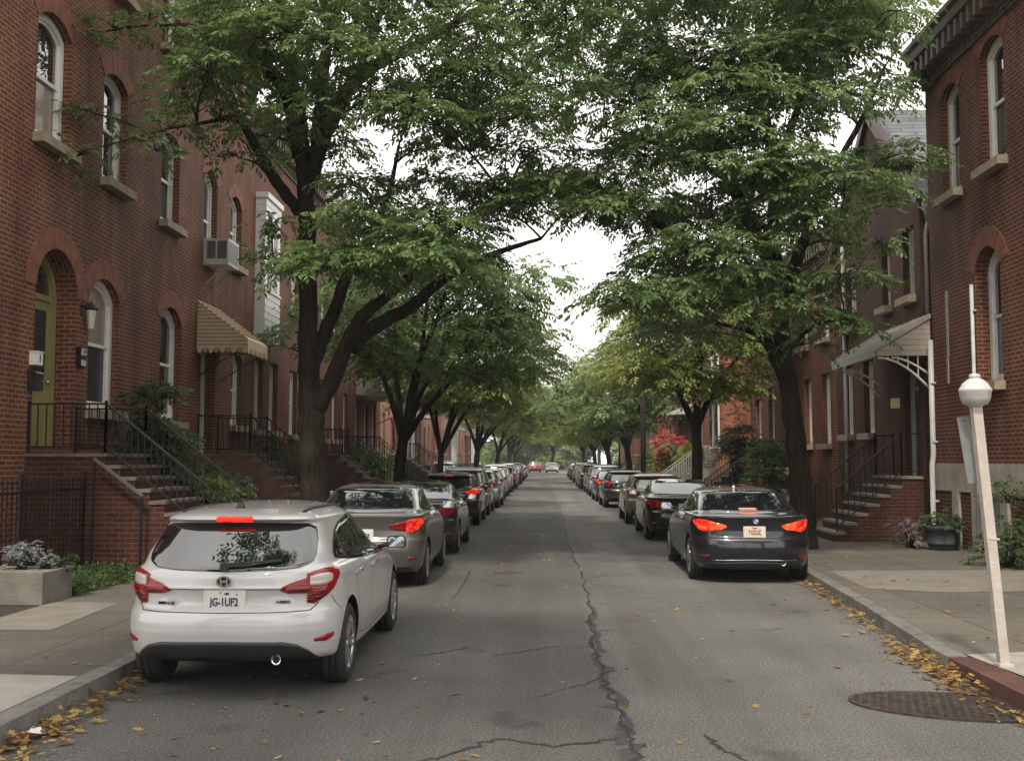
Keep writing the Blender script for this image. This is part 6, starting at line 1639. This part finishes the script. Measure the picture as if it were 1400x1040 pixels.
bush('shrub', 'green shrub behind the slim forked tree', 'shrub', (-6.4, 44.3, .12), ball(.9, 1.6, .9, 24, .5, 5, .3), 'leaf_bush', 55, dens=160, spL=.22, lw=(.11, .055))
bush('shrub', 'dark shrub behind the second tree on the left', 'shrub', (-6.4, 38.6, .12), ball(.8, 1.2, 1.0, 22, .5, 6, .3), 'leaf_bush', 56, dens=160, spL=.22, lw=(.11, .055))
bush('shrub', 'dark broad leaved shrub behind the navy sedan', 'shrub', (6.7, 31.5, .12), ball(.8, 1.3, 1.05, 26, .45, 7, .5), 'leaf_bush', 57, dens=200, spL=.2, lw=(.1, .05))
bush('shrub', 'leafy shrub high beside the orange bay', 'shrub', (6.9, 38.6, .12), ball(.7, 1.0, 1.4, 24, .45, 8, .6), 'leaf_bush', 58, dens=180, spL=.2, lw=(.1, .05))
bush('shrub', 'round green shrub left of the red flowering bush', 'shrub', (6.3, 60.2, .12), ball(.9, 1.0, 1.35, 26, .55, 9), 'leaf_lime', 59, dens=130, spL=.26, lw=(.13, .065))
t = bush('flowering_bush', 'tall bush covered in red flowers beyond the right tree', 'bush', (6.3, 54.5, .12), ball(1.0, 1.2, 1.4, 30, .55, 10), 'leaf_d', 60, dens=130, spL=.26, lw=(.13, .065))
rg = np.random.default_rng(77); C, D, Ls = pad_sprays(ball(1.0, 1.05, .95, 18, .36, 12, 1.2), 170, .14, rg); kites('red_flowers', *sprays(C, D, Ls, 3, (.13, .1), rg, .1), M['flower_red'], parent=t)
bush('shrub', 'green shrub right of the red flowering bush', 'shrub', (7.2, 51.0, .12), ball(.8, 1.2, 1.4, 22, .55, 13), 'leaf_lime', 61, dens=120, spL=.26, lw=(.13, .065))
bush('flowering_plant', 'small plant with red flowers at the foot of the right tree', 'plant', (5.9, 41.5, .12), ball(.4, .4, .5, 10, .3, 14), 'flower_red', 62, dens=120, spL=.15, lw=(.1, .07))
bush('shrub', 'low dark shrub at the right edge by the basement window', 'shrub', (7.45, 17.6, .12), ball(.4, .75, .38, 22, .24, 15), 'leaf_bush', 63)
bush('climbing_plant', 'leafy plant spilling from the wall at the right edge', 'plant', (7.75, 18.2, 1.15), [(-.05, -.3, .2, .22, .13), (-.1, .05, .28, .22, .13), (-.12, .25, .12, .2, .12), (-.08, -.1, .02, .22, .13), (-.1, -.45, .05, .22, .13), (-.15, .4, .3, .14, .09)], 'leaf_bush', 64)
bush('weed_patch', 'low weeds at the foot of the stoop behind the dark pot', 'weeds', (7.35, 22.0, .12), ball(.35, .4, .1, 10, .18, 16), 'leaf_bush', 65, stems=False)
# dark pot on the right pavement
t = thing('flower_pot', 'dark ribbed tub with leafy plants on the right pavement', 'flower pot', (7.62, 20.9, PZ))
b = MB(); b.lathe([(.0, 0), (.235, 0), (.25, .02), (.265, .1), (.285, .11), (.285, .15), (.275, .16), (.305, .38), (.33, .39), (.335, .46), (.29, .46), (.285, .36), (.0, .36)], (0, 0, 0), 30); b.build('tub', M['pot_dark'], t, uv=False)
b = MB(); b.lathe([(.0, .41), (.285, .42)], (0, 0, 0), 20); b.build('soil', M['soil'], t, uv=False)
rg = np.random.default_rng(5); C, D, Ls = pad_sprays([(0, 0, .52, .34, .2), (.12, .1, .6, .24, .16), (-.14, -.05, .58, .22, .14), (.2, -.1, .5, .2, .12)], 300, .15, rg); kites('leaves', *sprays(C, D, Ls, 3, (.08, .045), rg), M['leaf_bush'], parent=t)
bush('lilac_plant', 'dusty pink flowering plant beside the dark tub', 'plant', (7.15, 21.3, PZ), ball(.26, .26, .24, 14, .18, 17, .15), 'leaf_lilac', 66, dens=300, spL=.12, lw=(.06, .035))
# concrete planter at the left edge
t = thing('planter_box', 'weathered concrete planter box at the left edge', 'planter', (-6.3, 13.2, PZ))
b = MB(); b.box(-.62, .33, -.55, .25, 0, .38); b.box(-.57, .28, -.5, .2, .3, .381); b.build('box', M['concrete'], t)
b = MB(); b.box(-1.5, -.63, -.6, .1, -.02, .17); b.box(-1.6, -.8, -.5, .2, .17, .36); b.build('step', M['step_stone'], t)
def drop_in(name, label, loc, pads, lm, seed, dens, spL, lw, pairs=3): return bush(name, label, 'plant', loc, pads, lm, seed, dens, spL, lw, pairs, 'plants in the concrete planter')
drop_in('silver_plant', 'round silvery grey plant in the planter box', (-6.42, 13.05, PZ + .38), ball(.15, .15, .17, 18, .12, 20), 'leaf_grey', 70, 900, .075, (.035, .02))
drop_in('white_flower_plant', 'small pale flowering plant in the planter box', (-6.16, 13.1, PZ + .38), ball(.1, .1, .09, 10, .09, 21), 'leaf_grey', 71, 900, .06, (.03, .02))
drop_in('trailing_plant', 'grey green trailing plant at the end of the planter box', (-6.02, 13.3, PZ + .36), ball(.12, .16, .09, 8, .11, 22), 'leaf_bush', 72, 500, .08, (.04, .02))
# ground cover in the left bed
rg = np.random.default_rng(9); n = 900
C = np.stack([rg.uniform(-6.9, -5.93, n), rg.uniform(13.4, 16.2, n), np.full(n, PZ - .01)], 1); D = nrmv(np.stack([rg.normal(0, .6, n), rg.normal(0, .6, n), rg.uniform(.35, 1.2, n)], 1))
tag(kites('ground_cover', *sprays(C, D, rg.uniform(.14, .3, n), 4, (.07, .03), rg, .3), M['leaf_bush']), 'low green ground cover in the bed beside the planter box', 'ground cover', kind='stuff')

# ---------------------------------------------------------------- fallen leaves
def fallen():
    rg = np.random.default_rng(4); P = []
    def along(fx, ya, yb, n, w, zfun=lambda a: .012):
        for _ in range(n):
            y = ya + (yb - ya) * rg.random(); a = abs(rg.normal(0, w)); P.append((fx(y, a), y, zfun(a) + rg.uniform(0, .02), 1.0))
    along(lambda y, a: kr(y) - .03 - a, 8.6, 10.6, 360, .13, lambda a: .012 + .10 * max(0, 1 - a / .22) * rg.random())
    along(lambda y, a: kr(y) - .03 - a, 10.4, 16.5, 330, .13, lambda a: .012 + .05 * max(0, 1 - a / .18) * rg.random())
    along(lambda y, a: kr(y) - .03 - a, 7.6, 8.8, 60, .12)
    along(lambda y, a: kr(y) - .03 - a, 16, 60, 200, .3)
    along(lambda y, a: -3.49 + a, 7.0, 9.3, 190, .13, lambda a: .012 + .06 * max(0, 1 - a / .2) * rg.random())
    along(lambda y, a: -3.49 + a, 6.0, 7.6, 140, .17, lambda a: .012 + .06 * max(0, 1 - a / .2) * rg.random())
    along(lambda y, a: -3.49 + a, 9, 60, 250, .4)
    for _ in range(330): P.append((rg.uniform(-3.2, 3.4), 6.2 + 26 * rg.random() ** 1.3, .008, .85))
    for _ in range(60): P.append((rg.uniform(-2.9, -.9), 6.6 + 4.5 * rg.random(), .008, .85))
    for _ in range(110): P.append((rg.uniform(-1.2, .2), rg.uniform(17, 29), .008, .8))
    for _ in range(150): P.append((kr(12) + .25 + abs(rg.normal(0, 1.2)), rg.uniform(9.5, 24), PZ + .016, .8))
    for _ in range(60): P.append((-3.8 - abs(rg.normal(0, .8)), rg.uniform(7, 18), PZ + .016, .8))
    for _ in range(60): P.append((rg.uniform(-6.5, -5.9), rg.uniform(13, 16), PZ + .05, .8))
    vs = []; fs = []
    for (x, y, z, s) in P:
        L_ = s * rg.choice([.016, .026, .036, .05]) * rg.uniform(.8, 1.2); a = rg.uniform(0, 2 * PI); tx, ty = rg.normal(0, .28, 2)
        prof = [(0, -1), (.35, -.62), (.72, -.5), (.42, -.12), (.85, .18), (.36, .3), (.3, .62), (0, 1), (-.3, .62), (-.36, .3), (-.85, .18), (-.42, -.12), (-.72, -.5), (-.35, -.62)]
        o = len(vs); cu = rg.uniform(-.5, .6)
        for (u, v) in prof:
            q = u * L_ * .8; r = v * L_; X = q * math.cos(a) - r * math.sin(a); Y_ = q * math.sin(a) + r * math.cos(a)
            zz = z + max(-.006, q * tx + r * ty + cu * (u * u + v * v) * L_ * .35) 
            vs.append((x + X, y + Y_, max(zz, z - .004)))
        vs.append((x, y, z)); c = len(vs) - 1
        for i in range(14): fs.append((o + i, o + (i + 1) % 14, c))
    b = MB(); b.add(vs, fs); o = b.build('fallen_leaves', M['leaf_fallen'], uv=False)
    tag(o, 'yellow and brown fallen leaves along the kerbs and over the road', 'fallen leaves', kind='stuff')
fallen()
b = MB(); rdp = random.Random(3); n = 7; c = [(0, 0, .05)]; rg_ = [(.085 * math.cos(2 * PI * i / n) * rdp.uniform(.7, 1.2), .06 * math.sin(2 * PI * i / n) * rdp.uniform(.7, 1.2), .012 + rdp.uniform(0, .045)) for i in range(n)]; rg2 = [(p[0] * .55, p[1] * .55, .03 + rdp.uniform(0, .05)) for p in rg_]
b.add(c + rg2 + rg_, [(0, 1 + i, 1 + (i + 1) % n) for i in range(n)] + [(1 + i, 8 + i, 8 + (i + 1) % n, 1 + (i + 1) % n) for i in range(n)])
o = b.build('paper_litter', M['paper'], uv=False); o.location = tuple(ground(47, 1008, 0)); tag(o, 'crumpled white scrap of paper among leaves at the left kerb', 'litter')

# ---------------------------------------------------------------- street furniture
t = thing('street_lamp', 'leaning pale street lamp with round white globe on the brick kerb corner', 'street lamp', (3.83, 9.2, PZ), group='street lamps')
topx, topz = 3.665 - 3.83, 2.30 - PZ
b = MB(); b.bar((0, 0, -.02), (topx, 0, topz), .078, .078, up=(0, 1, 0)); b.bar((-.065, 0, 1.18 - PZ + .0), (-.062, 0, 1.20 - PZ), .088, .088, up=(0, 1, 0)); b.box(-.06, .06, -.06, .06, -.01, .025)
for z in (.5, .85, 1.35, 1.7): b.lathe([(.007, -.043), (.007, -.036)], (topx * z / topz, 0, z), 8, axis='y')
b.build('post', M['lamp_post'], t, uv=False)
b = MB(); b.lathe([(.0, 0), (.05, .0), (.06, .012), (.1, .03), (.122, .075), (.13, .13), (.134, .138), (.134, .15), (.128, .158), (.10, .205), (.06, .238), (.042, .246), (.046, .25), (.046, .275), (.03, .285), (.0, .287)], (topx, 0, topz - .005), 32); b.build('globe', M['lamp_white'], t, uv=False)
t = thing('sign_panel', 'narrow grey metal sign panel hanging behind the leaning lamp post', 'sign', (3.66, 9.33, 1.6))
b = MB(); b.bar((-.055, 0, .62), (.02, .0, .05), .105, .012, up=(0, 1, 0)); b.bar((-.05, -.05, .6), (-.05, .0, .6), .02); b.build('panel', M['metal_panel'], t, uv=False)
tl = thing('street_lamp', 'distant dark street lamp with white globe beside the right tree row', 'street lamp', (4.5, 65, PZ), group='street lamps')
b = MB(); b.tube([(0, 0, 0), (0, 0, .5), (0, 0, 2.7)], [.13, .07, .055], 10); b.build('post', M['iron'], tl, uv=False)
b = MB(); b.lathe([(.06, 2.68), (.14, 2.75), (.24, 3.0), (.22, 3.2), (.08, 3.36), (.03, 3.45), (0, 3.46)], (0, 0, 0), 16); b.build('globe', M['lamp_white'], tl, uv=False)
t = thing('utility_pole', 'dark utility pole among the trees on the right', 'pole', (5.2, 57, PZ)); b = MB(); b.tube([(0, 0, 0), (.05, 0, 9.5)], [.16, .11], 10); b.box(-.9, .9, -.05, .05, 8.9, 9.02); b.build('pole', M['bark'], t, uv=False)
t = thing('downspout_pole', 'white post beside the slim trees on the left', 'post', (-5.6, 66, PZ)); b = MB(); b.box(-.15, .15, -.15, .15, 0, 5.2); b.box(-.2, .2, -.2, .2, 5.2, 5.3); b.build('shaft', M['white_paint'], t)
# iron fence in front of the first house
t = thing('iron_fence', 'black iron picket fence in front of the first house', 'fence', (-7.0, 12.2, PZ))
b = MB()
fp = [(0, 0, 0), (0, 3.9, 0)]; 
for k in range(31):
    y = .02 + k * .129; b.bar((0, y, 0), (0, y, 1.4), .015, up=(0, 1, 0)); b.lathe([(.017, 1.4), (.024, 1.425), (.0, 1.48)], (0, y, 0), 5, sm=False)
b.bar((0, 0, 1.28), (0, 3.9, 1.28), .02, .035); b.bar((0, 0, .16), (0, 3.9, .16), .02, .035)
for y in (0, 1.95, 3.9): b.bar((0, y, -.02), (0, y, 1.5), .035, up=(0, 1, 0)); b.lathe([(.02, 1.5), (.035, 1.53), (.0, 1.57)], (0, y, 0), 8)
b.build('pickets', M['iron'], t, uv=False)
# handrail on the near side of the first stoop
t = thing('handrail', 'worn steel handrail on a single post at the brownstone stoop', 'handrail', (-6.9, 16.05, PZ))
b = MB(); b.bar((0.05, 0, 1.74), (.82, 0, 1.17), .05, .04); b.build('rail', M['handrail_steel'], t, uv=False)
b = MB(); b.bar((.80, 0, -.02), (.80, 0, 1.17), .035, up=(0, 1, 0)); b.bar((.06, 0, -.02), (.06, 0, 1.73), .03, up=(0, 1, 0)); b.build('post', M['iron'], t, uv=False)

# things fixed to the first house front (X = -8 is the wall face)
def wl(label, y, z, kind):
    t = thing('wall_lamp', label, 'wall lamp', (-8.0, y, z), 0, 'wall lamps by the olive door')
    b = MB(); b.box(0, .02, -.05, .05, -.1, .12); b.tube([(.02, 0, .06), (.1, 0, .12), (.16, 0, .1), (.17, 0, .06)], .012, 6); b.build('bracket', M['iron'], t, uv=False)
    b = MB(); b.lathe([(.09, .0), (.13, .02), (.06, .1), (.02, .14), (.0, .2)], (.17, 0, .0), 8, sm=False); b.build('cap', M['iron'], t, uv=False)
    b = MB(); b.lathe([(.03, -.33), (.055, -.31), (.05, -.30), (.085, .0)], (.17, 0, 0), 8, sm=False); b.build('lamp_shade', M['lamp_glass'], t, uv=False)
    return t
wl('black lantern with frosted glass on the brick between door and window', 18.08, 4.42, 0)
t = thing('house_number_lamp', 'small square lamp with numbers on the brick right of the olive door', 'wall lamp', (-8.0, 18.0, 3.6))
b = MB(); b.box(0, .09, -.11, .11, -.17, .17); b.build('case', M['iron'], t, uv=False)
b = MB(); b.box(.085, .105, -.08, .08, .03, .15); b.box(.085, .105, -.08, .08, -.15, -.05); b.build('lamp_glass', M['lamp_glass'], t, uv=False)
tx = text_mesh('number', '10', .09, M['iron'], t); tx.rotation_euler = (Rd(90), 0, Rd(90)); tx.location = (.108, 0, .09)
t = thing('notice_box', 'small white notice box by the left side of the olive door', 'notice box', (-8.0, 16.4, 3.42))
b = MB(); b.box(0, .13, -.14, .05, -.1, .1); b.box(0, .145, -.155, .065, .1, .115); b.build('case', M['white_paint'], t, uv=False)
b = MB(); b.box(.13, .134, -.06, -.03, -.06, .06); b.build('slot', M['iron'], t, uv=False)
t = thing('mailbox', 'black mailbox below the white notice box', 'mailbox', (-8.0, 16.38, 3.08))
b = MB(); b.box(0, .15, -.17, .06, -.15, .1); b.prism([(0, .1), (.16, .1), (.14, .13), (0, .16)], 'y', -.18, .07); b.build('case', M['plastic_black'], t, uv=False)
b = MB(); b.box(.15, .158, -.14, .02, .04, .07); b.build('flap', M['iron'], t, uv=False)
# window air conditioner
t = thing('air_conditioner', 'boxy white window air conditioner on the second floor', 'air conditioner', (-8.0, 25.0, 6.42))
b = MB(); b.box(-.1, .58, -.42, .42, 0, .62); b.build('casing', M['ac_white'], t)
b = MB(); b.box(.58, .585, -.36, .36, .06, .56); b.box(.06, .27, -.424, -.42, .14, .56); b.box(.31, .53, -.424, -.42, .14, .56); b.build('grille', M['ac_dark'], t)
b = MB()
for i in range(9): b.box(.586, .594, -.36, .36, .08 + i * .053, .095 + i * .053)
for x in (.04, .285, .545): b.box(x, x + .025, -.43, -.424, .02, .6)
b.build('slats', M['ac_white'], t)
b = MB(); b.bar((0, -.3, -.45), (.45, -.3, -.01), .03); b.bar((0, .3, -.45), (.45, .3, -.01), .03); b.build('support', M['iron_grey'], t)
# porch lamp under the awning
t = thing('porch_lamp', 'square frosted porch lamp glowing faintly under the porch awning', 'wall lamp', (8.0, 24.35, 3.12)); b = MB(); b.box(-.02, 0, -.09, .09, -.14, .14); b.build('plate', M['iron'], t, uv=False); b = MB(); b.box(-.16, -.021, -.11, .11, -.11, .11); b.build('lamp_glass', mat('porch_glass', (.5, .42, .28), .3, emit=(1, .75, .4), estr=.05), t, uv=False)
# hanging lantern by the orange bay, banner and flag on the left
t = thing('lantern', 'dark green hanging lantern in front of the orange bay house', 'lantern', (6.95, 37.4, 4.3)); b = MB(); b.lathe([(.0, .35), (.03, .33), (.2, .1), (.22, .05), (.2, .05), (.2, -.4), (.22, -.42), (.0, -.45)], (0, 0, 0), 6, sm=False); b.bar((0, 0, .3), (1.05, 0, .5), .035); b.build('case', mat('lantern_green', (.035, .04, .025), .5), t, uv=False)
b = MB(); b.lathe([(.205, -.34), (.205, -.02)], (0, 0, 0), 6, sm=False); b.build('lamp_glass', M['lamp_glass'], t, uv=False)
t = thing('banner', 'orange and red flag hanging beside the second left tree', 'flag', (-6.35, 44.5, 2.6)); b = MB(); vs = []
for i in range(9):
    for j in range(9): vs.append((.05 * math.sin(i * 1.1 + j * .5), .5 * i / 8, 1.3 * j / 8 - .35))
b.add(vs, [(i * 9 + j, i * 9 + j + 1, i * 9 + j + 10, i * 9 + j + 9) for i in range(8) for j in range(8)], 0, True); b.build('cloth', M['cloth_red'], t, uv=False)
b = MB(); b.bar((-1.0, 0, 0.6), (.05, .0, 1.05), .03); b.build('staff', M['twig'], t, uv=False)
t = thing('white_bin', 'white storage bin by the dark clipped shrub', 'bin', (-5.5, 26.6, PZ)); b = MB(); b.prism([(-.26, 0), (.26, 0), (.32, .85), (-.32, .85)], 'y', -.3, .3); b.build('tub', M['white_paint'], t); b = MB(); b.prism([(-.35, .852), (.35, .852), (.33, .93), (-.33, .95)], 'y', -.34, .34); b.build('lid', M['white_paint'], t)
